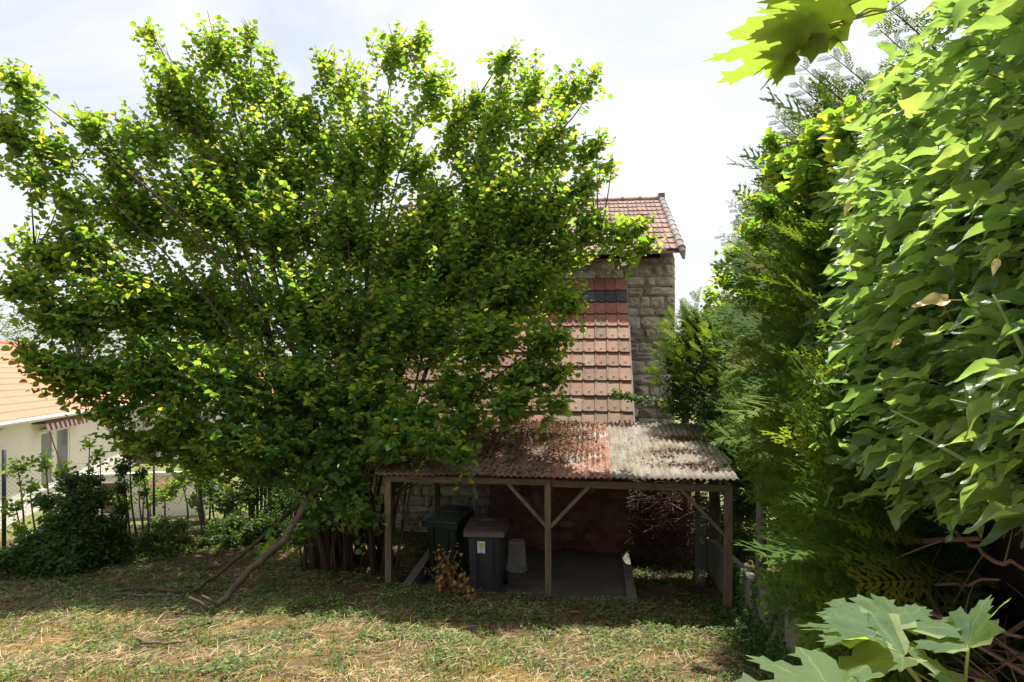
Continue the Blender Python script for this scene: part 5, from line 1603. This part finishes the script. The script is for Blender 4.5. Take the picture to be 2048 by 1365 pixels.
# ivy runner on the tiled roof edge
tr = empty('ivy_runner', W(1262, 800, 12.6), 'small ivy runner creeping over the right edge of the tiled roof', 'ivy')
t0 = tr.location
r0 = [W(1345, 806, 12.7), W(1310, 803, 12.6), W(1285, 800, 12.5), (W(1262, 797, 12.45)), W(1238, 790, 12.5), W(1220, 782, 12.6)]
q = Soup(); q.tube([p_ - t0 for p_ in r0], .006, 5); q.build('stem', M['twig'], tr)
PP = np.array([np.array(r0[i].lerp(r0[i + 1], random.random()) - t0) for i in (0, 1, 2, 2, 3, 3, 4) for _ in range(22)]) + r_.normal(size=(154, 3)) * np.array([.05, .04, .04])
scatter('foliage', HZ, r_.integers(0, 4, 154), frames(r_.normal(size=(154, 3)), np.array([0, -.6, 1]) + r_.normal(size=(154, 3)) * .4, r_.uniform(.04, .08, 154)), PP, r_.random(154), M['ivy_small'], tr)['kind'] = 'stuff'

# ivy climbing along the foot of the right wall
Pg = []
for i in range(5200):
    y = r_.uniform(5.6, 10.2); side = r_.random()
    x_ = 1.93 - abs(r_.normal(0, .22)); z_ = tz(x_, y)
    if r_.random() < .45:
        x_ = 1.93; z_ = tz(1.8, y) + r_.random() * (float(top(y)) - tz(1.8, y)) * (.35 + .65 * (mnoise.noise(Vector((y * 1.5, 0, 0))) > -.05)) + .02
    Pg.append((x_, y, z_ + r_.uniform(0, .06)))
Pg = np.array(Pg)
Nn = np.where((Pg[:, 0] > 1.9)[:, None], np.array([[-1, -.2, .4]]), np.array([[0, 0, 1.0]])) + r_.normal(size=(len(Pg), 3)) * .35
o = scatter('creeping_ivy', SM, np.zeros(len(Pg), int), frames(r_.normal(size=(len(Pg), 3)) + np.array([-.2, 0, -.3]), Nn, r_.uniform(.035, .075, len(Pg))), Pg, r_.random(len(Pg)), M['ivy_small'])
tag(o, 'dark creeping ivy over the foot of the right concrete wall', 'ivy', kind='stuff')

# ---------------------------------------------------------------- left boundary: chain-link fence, ivy, saplings
fr = empty('chain_link_fence', (FA[0], FA[1], tz(*FA)), 'sagging chain-link fence with dark posts along the left boundary', 'fence')
fo = Vector(fr.location)


def fpt(t, h, off=0.0):
    p2 = FA + FT * t + FN * off
    return Vector((p2[0], p2[1], tz(p2[0], p2[1]) + h))


for t, h, rad in ((-2.2, 1.75, .03), (0, 1.72, .032), (2.25, 1.45, .022), (4.5, 1.4, .022), (6.2, 1.4, .022)):
    q = Soup(); q.tube([fpt(t, -.2) - fo, fpt(t, h) - fo], rad, 8); q.build('post', M['fence_green'], fr, smooth=True)
q = Soup()
for h in (.08, .7, 1.38):
    q.tube([fpt(t, h + .03 * math.sin(t * 1.7)) - fo for t in np.linspace(-3.2, 5.2, 22)], .0028, 4)
o = q.build('tension_wire', M['wire'], fr)
q = Soup(); Hf = 1.36; st_ = .075
nW = int(8.4 / st_) + int(Hf / st_) + 2
for sg in (-1, 1):
    for k_ in range(-int(Hf / st_), nW):
        t0_ = -3.2 + k_ * st_
        a, b = (t0_, 0), (t0_ + Hf, Hf)
        if sg < 0: a, b = (t0_ + Hf, 0), (t0_, Hf)
        def clipp(a, b, lo=-3.2, hi=5.2):
            (x0_, y0_), (x1_, y1_) = a, b
            if max(x0_, x1_) < lo or min(x0_, x1_) > hi: return None
            def at(x): return y0_ + (y1_ - y0_) * (x - x0_) / (x1_ - x0_)
            p_, q_ = a, b
            if x0_ > x1_: p_, q_ = b, a
            if p_[0] < lo: p_ = (lo, at(lo))
            if q_[0] > hi: q_ = (hi, at(hi))
            return p_, q_
        cp = clipp(a, b)
        if cp is None: continue
        (x0_, y0_), (x1_, y1_) = cp
        if abs(x1_ - x0_) < .02: continue
        q.tube([fpt(x0_, y0_, sg * .002) - fo, fpt((x0_ + x1_) / 2, (y0_ + y1_) / 2, sg * .002 + .01) - fo, fpt(x1_, y1_, sg * .002) - fo], .0017, 3, cap=False)
q.build('wire_mesh', M['wire'], fr)['kind'] = 'stuff'

# ivy smothered mounds along the fence
def mound(name, label, cat, blobs_px, per, size, mat, seed, base, stem=True, up=.2, tmpl=SM, dark_core=True, spacing=.05):
    bl_ = [(tuple(W(px_, py_, dd)), r0 / F * dd, (r0 / 50) ** 1.9) for px_, py_, r0, dd in blobs_px]
    root_ = empty(name, base, label, cat)
    Pm, Mm, tmn, tws_ = foliage(bl_, per, size, (base[0], base[1], base[2] + .6), seed=seed, flat=.7, spacing=spacing, twig_len=(.12, .3), up=up)
    b_ = np.array(base)
    kk = Pm[:, 2] > terrain(Pm[:, 0], Pm[:, 1]) + .0
    r2 = np.random.default_rng(seed)
    o_ = scatter('foliage', tmpl, r2.integers(0, len(tmpl), kk.sum()), Mm[kk], Pm[kk] - b_, tmn[kk], mat, root_); o_['kind'] = 'stuff'
    if stem:
        q_ = Soup(); rq = random.Random(seed)
        for c_, r0, f_ in bl_:
            g_ = Vector((c_[0] + rq.uniform(-.1, .1), c_[1] + .15, tz(c_[0], c_[1] + .15) - .05)); q_.tube([p_ - Vector(base) for p_ in curve_pts(g_, c_, .0, 5, .1, rq)], [.022, .02, .016, .011, .006], 5)
        for s__, t__ in tws_[::5]:
            q_.tube([Vector(s__) - Vector(base), Vector(t__) - Vector(base)], [.004, .002], 3, cap=False)
        q_.build('stem', M['bark_grey'], root_, smooth=True)
    return root_


mound('ivy_clad_stump', 'broad stump smothered in dark ivy against the chain-link fence', 'ivy',
      [(150, 1000, 42, 10.8), (140, 960, 30, 10.9), (125, 1050, 48, 10.6), (175, 1050, 45, 10.7), (110, 1100, 48, 10.4), (170, 1100, 48, 10.5), (60, 1130, 35, 10.2), (210, 1110, 35, 10.7), (185, 955, 22, 11), (230, 1080, 30, 10.9), (100, 1140, 30, 10.2), (30, 1110, 30, 10.2), (0, 1120, 35, 10.1), (90, 1000, 26, 10.8), (200, 990, 30, 10.9), (215, 1050, 34, 10.8), (145, 1135, 34, 10.2), (60, 1080, 30, 10.5), (250, 1120, 26, 10.9)],
      420, .08, M['ivy_small'], 201, tuple(ground_hit(150, 1150)))
mound('ivy_clad_tree', 'slim leaning trunk wrapped in dark ivy right of the broad stump', 'ivy',
      [(245, 930, 20, 11.3), (243, 970, 18, 11.3), (240, 1010, 20, 11.2), (232, 1050, 24, 11.1), (250, 1085, 28, 11.0), (262, 900, 24, 11.4), (285, 940, 16, 11.4), (290, 980, 12, 11.4)],
      420, .07, M['ivy_small'], 202, tuple(ground_hit(245, 1115)))
mound('ivy_bush', 'low sunlit ivy bush at the foot of the fence behind the lawn', 'bush',
      [(290, 1080, 34, 11.6), (335, 1075, 34, 11.7), (372, 1085, 28, 11.7), (315, 1050, 28, 11.9), (355, 1052, 26, 12.0), (285, 1105, 26, 11.4), (335, 1108, 26, 11.4), (378, 1108, 20, 11.4)],
      420, .065, M['weed'], 203, tuple(ground_hit(340, 1115)))
mound('dark_bush', 'shaded dark bush between the sunlit ivy and the hazel foot', 'bush',
      [(430, 1060, 34, 12.2), (470, 1050, 38, 12.4), (515, 1060, 34, 12.2), (415, 1088, 26, 11.8), (460, 1085, 26, 11.9), (545, 1040, 38, 12.4), (450, 1000, 40, 13.0), (500, 980, 42, 13.0), (545, 950, 42, 13.0), (420, 970, 30, 13.2), (570, 1000, 42, 12.8), (490, 930, 36, 13.2), (590, 1060, 36, 12.4)],
      330, .075, M['ivy_small'], 204, tuple(ground_hit(480, 1105)))
mound('bramble', 'thin straggling bramble hanging on the fence at the left edge', 'shrub',
      [(35, 930, 30, 11.0), (90, 915, 24, 11.2), (60, 970, 26, 11.0), (30, 1010, 28, 11.0), (40, 1060, 26, 10.9), (85, 1000, 18, 11.1), (200, 910, 26, 11.4), (180, 880, 16, 11.4), (130, 930, 20, 11.3)],
      75, .075, M['hazel_low'], 205, tuple(ground_hit(40, 1115)), tmpl=HZ, spacing=.06)
mound('young_shrub', 'light green young shrub lit by the sun behind the fence', 'shrub',
      [(330, 985, 30, 13.6), (360, 960, 28, 13.8), (300, 1000, 22, 13.4), (390, 940, 30, 13.9), (415, 920, 26, 14), (450, 900, 28, 14.2), (500, 910, 28, 14.2), (280, 960, 24, 14.0), (440, 960, 34, 14.2), (480, 1010, 34, 14.0), (400, 1000, 30, 14.0), (240, 1000, 22, 13.8)],
      120, .08, M['hazel_low'], 206, tuple(ground_hit(355, 1060)), tmpl=HZ, spacing=.06)
# slim sapling standing by the fence
sp_ = empty('sapling', ground_hit(408, 1075), 'slim bare-stemmed sapling standing beside the fence left of the hazel', 'tree')
b0 = Vector(sp_.location)
q = Soup(); q.tube([Vector((0, 0, -.1)), W(403, 1020, 12.3) - b0, W(400, 985, 12.3) - b0, W(398, 940, 12.3) - b0, W(402, 880, 12.2) - b0, W(395, 820, 12.1) - b0], [.045, .04, .036, .03, .022, .01], 8)
q.tube([W(403, 1010, 12.3) - b0, W(393, 1000, 12.3) - b0, W(388, 985, 12.3) - b0], [.015, .012, .006], 5)
q.build('trunk', M['bark_grey'], sp_, smooth=True)
bl_ = [(tuple(W(395, 860, 12.1)), .3, .3), (tuple(W(410, 920, 12.2)), .28, .3), (tuple(W(380, 890, 12.2)), .25, .2)]
Pk, Mk, tk, _ = foliage(bl_, 110, .09, tuple(b0), seed=207)
scatter('crown', HZ, r_.integers(0, 4, len(Pk)), Mk, Pk - np.array(b0), tk, M['hazel_low'], sp_)['kind'] = 'stuff'
# dark wooden paling left of the hazel
pl = empty('paling_fence', ground_hit(535, 1085), 'dark wooden paling fence in the shade left of the hazel foot', 'fence')
b0 = Vector(pl.location)
for k_ in range(14):
    p_ = W(500 + k_ * 7.5, 1080, 13.3 + k_ * .02) - b0
    q = Soup(); q.box(-.027, .027, -.01, .01, -.1, 1.15 + random.uniform(-.03, .05)); q.build('pale', M['wood'], pl, loc=(p_.x, p_.y, 0), rot=(0, random.uniform(-.02, .02), 0))
for h in (.3, .95):
    q = Soup(); a = W(497, 1080, 13.33) - b0; b = W(602, 1080, 13.6) - b0
    q.beam((a.x, a.y, h), (b.x, b.y, h), .03, .06); q.build('rail', M['wood'], pl)

# ---------------------------------------------------------------- neighbour's house
no = C(-16.8 + .2656 * 7, 24.4 - .964 * 7)
u_ = Vector(C(-.2656, .964)); ang = math.atan2(u_.y, u_.x)
nh = empty('neighbour_house', (no[0], no[1], 0), "single-storey neighbour's house with pinkish white walls and orange tiled roof", 'house', ang)
q = Soup()
# local x runs along the wall away from us, local +y is towards the left; wall face at y=0 with an opening for the window
for a, b, z0, z1 in ((0, 6.9, -2.3, 1.6), (9.8, 23.5, -2.3, 1.6), (6.9, 9.8, -2.3, -1.0), (6.9, 9.8, 1.02, 1.6)):
    q.box(a, b, 0, .25, z0, z1)
q.box(0, 23.5, 9.7, 10, -2.3, 1.6); q.box(0, .25, .25, 9.7, -2.3, 1.6); q.box(23.25, 23.5, .25, 9.7, -2.3, 1.6)
q.build('wall', M['render_white'], nh)
q = Soup(); q.box(6.5, 10.2, 1.6, 1.65, -1.6, 1.3); q.build('room', M['interior'], nh)
wf = Soup()
for a, b in ((6.9, 7.02), (9.68, 9.8), (8.02, 8.10), (8.13, 8.42), (8.46, 8.52)): wf.box(a, b, .03, .12, -1.0, 1.02)
for z0, z1 in ((-1.0, -.92), (.94, 1.02)): wf.box(6.9, 9.8, .035, .11, z0, z1)
wn = wf.build('window', M['white_paint'], nh)
q = Soup(); q.box(7.02, 8.02, .06, .075, -.92, .94); q.build('pane', M['glass'], wn)
q = Soup(); q.box(8.52, 9.68, .06, .075, -.92, .94); q.build('pane', M['glass'], wn)
q = Soup(); q.box(6.8, 9.9, -.06, .05, -1.08, -1.0); q.build('sill', M['white_paint'], wn)
q = Soup(); q.box(6.8, 9.9, -.10, .0, 1.03, 1.12); q.build('lintel', M['white_paint'], nh)
# roof with rounded tile rows
rz0, rz1, span = 1.62, 4.5, 5.0
V, T = [], []
rows_, xs_ = 14, np.arange(-.4, 24.2, .06)
# hipped end: rows shorten towards the far right
slope_n = math.atan2(rz1 - rz0, span + .45)
for j in range(rows_):
    t0_, t1_ = j / rows_, (j + 1) / rows_ + .004
    xe = 24.0 - 5.2 * t0_
    xx = xs_[xs_ < xe]
    base_ = len(V)
    for tt_, lift in ((t0_, .05), (t1_, .012)):
        for x_ in xx:
            V.append((x_, -.45 + (span + .45) * tt_, rz0 + (rz1 - rz0) * tt_ + lift + .055 * abs(math.sin(math.pi * x_ / .24)) ** 1.5))
    nn = len(xx)
    for i in range(nn - 1): T += [[base_ + i, base_ + i + 1, base_ + nn + i + 1], [base_ + i, base_ + nn + i + 1, base_ + nn + i]]
    b2 = len(V)
    for x_ in xx: V.append((x_, -.45 + (span + .45) * t0_, rz0 + (rz1 - rz0) * t0_))
    for i in range(nn - 1): T += [[base_ + i, b2 + i, b2 + i + 1], [base_ + i, b2 + i + 1, base_ + i + 1]]
q = Soup(); q.add(V, T, .5)
rr_ = q.build('roof', M['neighbour_tile'], nh)
q = Soup()
q.add([(-.4, 5.0, rz1), (18.8, 5.0, rz1), (24.0, 10.4, rz0), (-.4, 10.4, rz0), (24.0, -.45, rz0), (-.4, -.45, rz0 - .02), (24, -.45, rz0 - .02), (-.4, -.45, rz0)],
      [[0, 1, 2], [0, 2, 3], [1, 4, 2], [0, 3, 7]], .4)
q.build('roof_back', M['neighbour_tile'], nh)
q = Soup(); q.tube([(-.4, 5.0, rz1 + .06), (18.8, 5.0, rz1 + .06), (24.0, -.45, rz0 + .1)], .11, 8); q.build('ridge', M['neighbour_tile'], rr_)
q = Soup(); q.box(-.4, 24.0, -.44, .0, rz0 - .06, rz0 - .02); q.build('soffit', M['white_paint'], nh)
q = Soup(); q.tube([(-.4, -.50, rz0 - .03), (24, -.50, rz0 - .03)], .085, 10); gu = q.build('gutter', M['white_paint'], nh, smooth=True)
q = Soup(); q.tube([(2.9, -.45, 1.5), (2.9, -.06, 1.25), (2.9, -.06, -2.2)], .05, 8); q.build('downpipe', M['white_paint'], nh, smooth=True)
# striped awning above the window
aw_ = empty('awning', nh.matrix_basis @ Vector((8.2, -.1, 1.2)), 'maroon and cream striped awning with scalloped valance over the neighbour window', 'awning', ang)
q = Soup(); q.box(-2.1, 2.4, -.30, .10, .16, .26); q.build('cassette', M['dark_red'], aw_)
q1, q2 = Soup(), Soup()
nst = 18
for k_ in range(nst):
    a = -1.9 + 4.2 * k_ / nst; b = a + 4.2 / nst
    s_ = q1 if k_ % 2 else q2
    V = [(a, -.26, .16), (b, -.26, .16), (b, -.32, -.05), ((a + b) / 2, -.33, -.11), (a, -.32, -.05)]
    V += [(x_, y_ + .01, z_) for x_, y_, z_ in V]
    s_.add(V, [[0, 2, 1], [0, 4, 2], [4, 3, 2], [5, 6, 7], [5, 7, 9], [9, 7, 8]])
q1.build('maroon_stripes', M['red_cloth'], aw_); q2.build('cream_stripes', M['white_cloth'], aw_)
q = Soup(); q.tube([(-1.75, -.25, .1), (-1.85, -.9, -1.9)], .02, 6); q.build('support_arm', M['dark_red'], aw_)
# terrace wall with coping, pots and orange flowers
a, b = C(-14.6, 22.5), C(-10.4, 23.5)
tw_ = empty('terrace_wall', (a[0], a[1], 0), 'low pale terrace wall with white coping in the neighbour garden', 'wall')
q = Soup(); q.beam((0, 0, -1.2), (b[0] - a[0], b[1] - a[1], -1.2), .2, 1.8); q.build('masonry', M['render_white'], tw_)
q = Soup(); q.beam((-.05, 0, -.26), (b[0] - a[0] + .05, b[1] - a[1], -.26), .32, .08); q.build('coping', M['white_paint'], tw_)
q = Soup(); q.box(-.3, .3, -.2, .2, -.5, .45, taper=.8)
p_ = C(-12.6, 21.5); tag(q.build('planter', M['wood'], loc=(p_[0], p_[1], -.75), rot=(0, 0, .3)), 'brown wooden planter before the terrace wall', 'planter')
fp = empty('flowering_plant', W(322, 975, 21.5), 'orange flowering plant beside the terrace wall', 'plant')
n_ = 260; Pf = r_.normal(size=(n_, 3)) * np.array([.38, .2, .16])
scatter('leaves', SM, np.zeros(n_, int), frames(r_.normal(size=(n_, 3)), r_.normal(size=(n_, 3)) + np.array([0, -.5, 1]), r_.uniform(.08, .14, n_)), Pf + np.array([0, 0, -.2]), r_.random(n_), M['weed'], fp)['kind'] = 'stuff'
scatter('blossom', SM, np.zeros(90, int), frames(r_.normal(size=(90, 3)), r_.normal(size=(90, 3)) + np.array([0, -.8, .6]), r_.uniform(.08, .13, 90)), Pf[:90] + np.array([0, -.05, .12]), r_.random(90), M['orange_flower'], fp)['kind'] = 'stuff'
# second pale house further right
p_ = C(-20.5, 38)
h2 = empty('pale_house', (p_[0], p_[1], 0), 'distant pale house glimpsed through the hazel leaves', 'house', YAW)
q = Soup(); q.box(0, 15, 0, 8, -3, 1.6); q.build('wall', M['render_white'], h2)
q = Soup(); q.add([(-.4, -.4, 1.6), (15.4, -.4, 1.6), (15.4, 8.4, 1.6), (-.4, 8.4, 1.6), (1.5, 4, 3.4), (13.5, 4, 3.4)], [[0, 1, 5], [0, 5, 4], [1, 2, 5], [2, 3, 4], [2, 4, 5], [3, 0, 4]], .5)
q.build('roof', M['neighbour_tile'], h2)
for x_ in (2.5, 7.2):
    q = Soup(); q.box(x_, x_ + 1.2, -.03, .02, -.8, .9); wq = q.build('window', M['white_paint'], h2)
    q = Soup(); q.box(x_ + .08, x_ + 1.12, -.045, -.034, -.72, .82); q.build('pane', M['glass'], wq)

# ---------------------------------------------------------------- far trees
for i, (l, d, h, wd, lab) in enumerate(((-44, 56, 12.5, 6.5, 'pale far tree at the left edge behind the orange roof'), (-37, 58, 11.5, 6, 'rounded far tree second from the left behind the houses'),
                                        (-30, 60, 12, 6.5, 'far tree above the orange roof, seen through the hazel twigs'), (-23, 58, 9.5, 5.5, 'lower far tree behind the pale house'),
                                        (-16, 62, 10.5, 6, 'far tree behind the hazel crown, left of the stone house'), (-9, 60, 10, 6, 'far tree hidden behind the middle of the hazel'))):
    p_ = C(l, d); zg = float(terrain(p_[0], p_[1]))
    ft = empty('far_tree', (p_[0], p_[1], zg), lab, 'tree', group='far trees behind the houses')
    rs = random.Random(300 + i)
    q = Soup(); q.tube([(0, 0, -.2), (.1, 0, h * .35), (0, .1, h * .7)], [.35, .28, .1], 8)
    for k_ in range(7):
        a_ = rs.uniform(0, 6.28); q.tube([(0, 0, h * rs.uniform(.25, .5)), (math.cos(a_) * wd * .3, math.sin(a_) * wd * .3, h * rs.uniform(.55, .85))], [.14, .04], 5)
    q.build('trunk', M['bark_grey'], ft, smooth=True)
    bl_ = []
    for k_ in range(16):
        a_ = rs.uniform(0, 6.28); rr0 = wd * .62 * rs.random() ** .5; zz = rs.uniform(.25, .92)
        bl_.append(((math.cos(a_) * rr0, math.sin(a_) * rr0, h * zz), wd * rs.uniform(.22, .38), 1))
    Pk, Mk, tk, _ = foliage(bl_, 55, .30, (0, 0, h * .4), seed=400 + i, spacing=.22, twig_len=(.9, 1.7), flat=.8)
    scatter('crown', SM, np.zeros(len(Pk), int), Mk, Pk, tk, M['far_leaf'], ft)['kind'] = 'stuff'

# ---------------------------------------------------------------- maple leaves close to the lens
def maple_mesh(seed, wave=.06, fold=.25):
    rs_ = random.Random(seed)
    # five lobes with drawn-out teeth, half outline mirrored
    half = [(0, 1.0), (.05, .86), (.13, .88), (.12, .72), (.20, .70), (.17, .55), (.26, .50), (.36, .60), (.38, .74), (.46, .70), (.56, .78), (.60, .62), (.72, .60), (.64, .46),
            (.60, .34), (.50, .24), (.62, .20), (.74, .20), (.70, .10), (.82, .02), (.62, -.04), (.56, -.14), (.36, -.10), (.18, -.12), (.06, -.06), (0, 0)]
    out = [Vector((x + rs_.uniform(-.012, .012), y + rs_.uniform(-.012, .012))) for x, y in half[:-1]] + [Vector((0, 0))]
    out[0].x = 0
    out += [Vector((-x + rs_.uniform(-.015, .015), y + rs_.uniform(-.015, .015))) for x, y in half[-2:0:-1]]
    n0 = len(out); pts = list(out)
    for gx in np.arange(-.7, .71, .085):
        for gy in np.arange(-.05, .96, .085):
            pts.append(Vector((gx + rs_.uniform(-.01, .01), gy)))
    vs, es, fs, *_ = delaunay_2d_cdt(pts, [(i, (i + 1) % n0) for i in range(n0)], [list(range(n0))], 1, 1e-5)
    V = np.array([(v.x, v.y, 0) for v in vs]); T = np.array([list(f_) for f_ in fs if len(f_) == 3])
    used = np.unique(T); rem = -np.ones(len(V), int); rem[used] = np.arange(len(used)); V = V[used]; T = rem[T]
    x, y = V[:, 0], V[:, 1]
    th = np.arctan2(x, y); r2 = np.hypot(x, y)
    V[:, 2] = fold * .7 * np.abs(x) ** 1.2 - .22 * r2 ** 2 + wave * .8 * np.sin(th * 5.2 + seed) * r2 + .018 * np.sin(x * 19 + seed) * np.cos(y * 17)
    # make faces point up
    a, b, c = V[T[:, 0]], V[T[:, 1]], V[T[:, 2]]
    nrm = np.cross(b - a, c - a)[:, 2]; T[nrm < 0] = T[nrm < 0][:, ::-1]
    return mesh_np('leaf', V, T, M['maple_leaf'], np.zeros(len(T)), V[:, :2].copy(), smooth=True)


MP = [maple_mesh(1, .06, .30), maple_mesh(2, .09, .55), maple_mesh(3, .05, .1), maple_mesh(4, .1, .8)]


def maple(root_, base, tip, nrm, size, kind, mesh_flip=1):
    b_ = W(*base); t_ = W(*tip)
    mm = frames(np.array([tuple(t_ - b_)]), np.array([nrm], float), np.array([size * .93]))[0]
    o_ = bpy.data.objects.new('leaf', MP[kind])
    m4 = Matrix(mm.tolist()).to_4x4(); m4.translation = b_ - Vector(root_.location); link(o_, root_); o_.matrix_local = m4
    return o_


low = empty('maple_sapling', ground_hit(1850, 2000) if False else Vector((C(.66, 1.12)[0], C(.66, 1.12)[1], float(terrain(.5, 1.2)))), 'young maple sapling with big jagged leaves close to the camera, bottom right', 'sapling')
maple(low, (1752, 1266, 1.0), (1640, 1205, 1.10), (-.15, .10, 1), .125, 0)
maple(low, (1750, 1240, 1.06), (1735, 1172, 1.16), (.1, .08, 1), .105, 2)
maple(low, (1803, 1252, 1.02), (1868, 1180, 1.10), (.1, -.02, 1), .105, 1)
maple(low, (1765, 1282, .98), (1632, 1245, 1.02), (-.1, .08, 1), .115, 1)
maple(low, (1806, 1312, .95), (1640, 1325, .98), (-.1, -.12, 1), .125, 3)
maple(low, (1815, 1305, .97), (1860, 1265, 1.05), (.1, -.5, .8), .08, 0)
maple(low, (1937, 1292, .95), (1868, 1265, 1.0), (-.25, -.45, .9), .075, 3)
maple(low, (1937, 1290, .95), (1968, 1165, 1.0), (-.95, -.25, .1), .10, 1)
maple(low, (1670, 1400, .85), (1530, 1300, .93), (.0, -.12, 1), .14, 2)
maple(low, (1955, 1405, .9), (1985, 1350, .95), (0, -.2, .9), .08, 1)
l0 = Vector(low.location)
for pts, r0 in (([(1752, 1266, 1.0), (1785, 1290, .99), (1798, 1296, .985)], .0018), ([(1803, 1252, 1.02), (1795, 1280, 1.0), (1798, 1296, .985)], .0015), ([(1765, 1282, .98), (1790, 1294, .98)], .0014),
                ([(1798, 1296, .985), (1808, 1325, .98), (1845, 1372, .97), (1880, 1500, .98)], .0035), ([(1937, 1290, .95), (1932, 1340, .95), (1928, 1420, .96)], .0022), ([(1670, 1400, .85), (1760, 1430, .9), (1880, 1500, .98)], .002),
                ([(1820, 1340, .98), (1865, 1366, .98)], .0015)):
    q = Soup(); q.tube([W(*p_) - l0 for p_ in pts], r0, 6); q.build('stalk', M['petiole'], low, smooth=True)
q = Soup(); q.tube([W(1880, 1500, .98) - l0, W(1900, 1750, 1.02) - l0, Vector((0, 0, -.05))], [.0045, .006, .009], 7); q.build('trunk', M['bark'], low, smooth=True)

up_ = empty('maple_branch', W(1900, -90, .95), 'overhanging maple branch with large sunlit leaves close to the camera at the top', 'branch')
maple(up_, (1586, 105, .90), (1420, 95, .92), (.05, .06, 1), .125, 0)
maple(up_, (1590, 110, .93), (1500, 150, .90), (-.5, .15, .9), .07, 2)
maple(up_, (1655, 50, .86), (1510, 28, .88), (.0, .04, 1), .105, 2)
maple(up_, (1650, 52, .89), (1530, 0, .95), (.1, .08, 1), .12, 0)
maple(up_, (1585, 98, .92), (1640, 85, .99), (.0, .3, .95), .085, 2)
maple(up_, (1700, 10, .86), (1560, -20, .88), (.0, .1, 1), .12, 2)
maple(up_, (1745, -20, .87), (1690, 25, .92), (.0, .3, .95), .08, 0)
u0 = Vector(up_.location)
for pts, r0 in (([(1586, 103, .90), (1650, 62, .895), (1760, 15, .91), (1900, -90, .95)], .0016), ([(1640, 62, .88), (1720, 28, .90), (1900, -90, .95)], .0012), ([(1650, 52, .89), (1780, 22, .91), (1900, -60, .95)], .0012), ([(1700, 10, .86), (1800, -40, .9), (1900, -90, .95)], .0014), ([(1745, -20, .87), (1900, -90, .95)], .0014)):
    q = Soup(); q.tube([W(*p_) - u0 for p_ in pts], r0, 6); q.build('stalk', M['petiole'], up_, smooth=True)
q = Soup(); q.tube([W(1900, -90, .95) - u0, W(2100, -160, 1.05) - u0, W(2500, -300, 1.4) - u0], [.005, .007, .012], 7); q.build('twig', M['bark'], up_, smooth=True)

print('objects', len(bpy.data.objects), 'tris', sum(len(o.data.polygons) for o in bpy.data.objects if o.type == 'MESH' and o.data.users == 1))
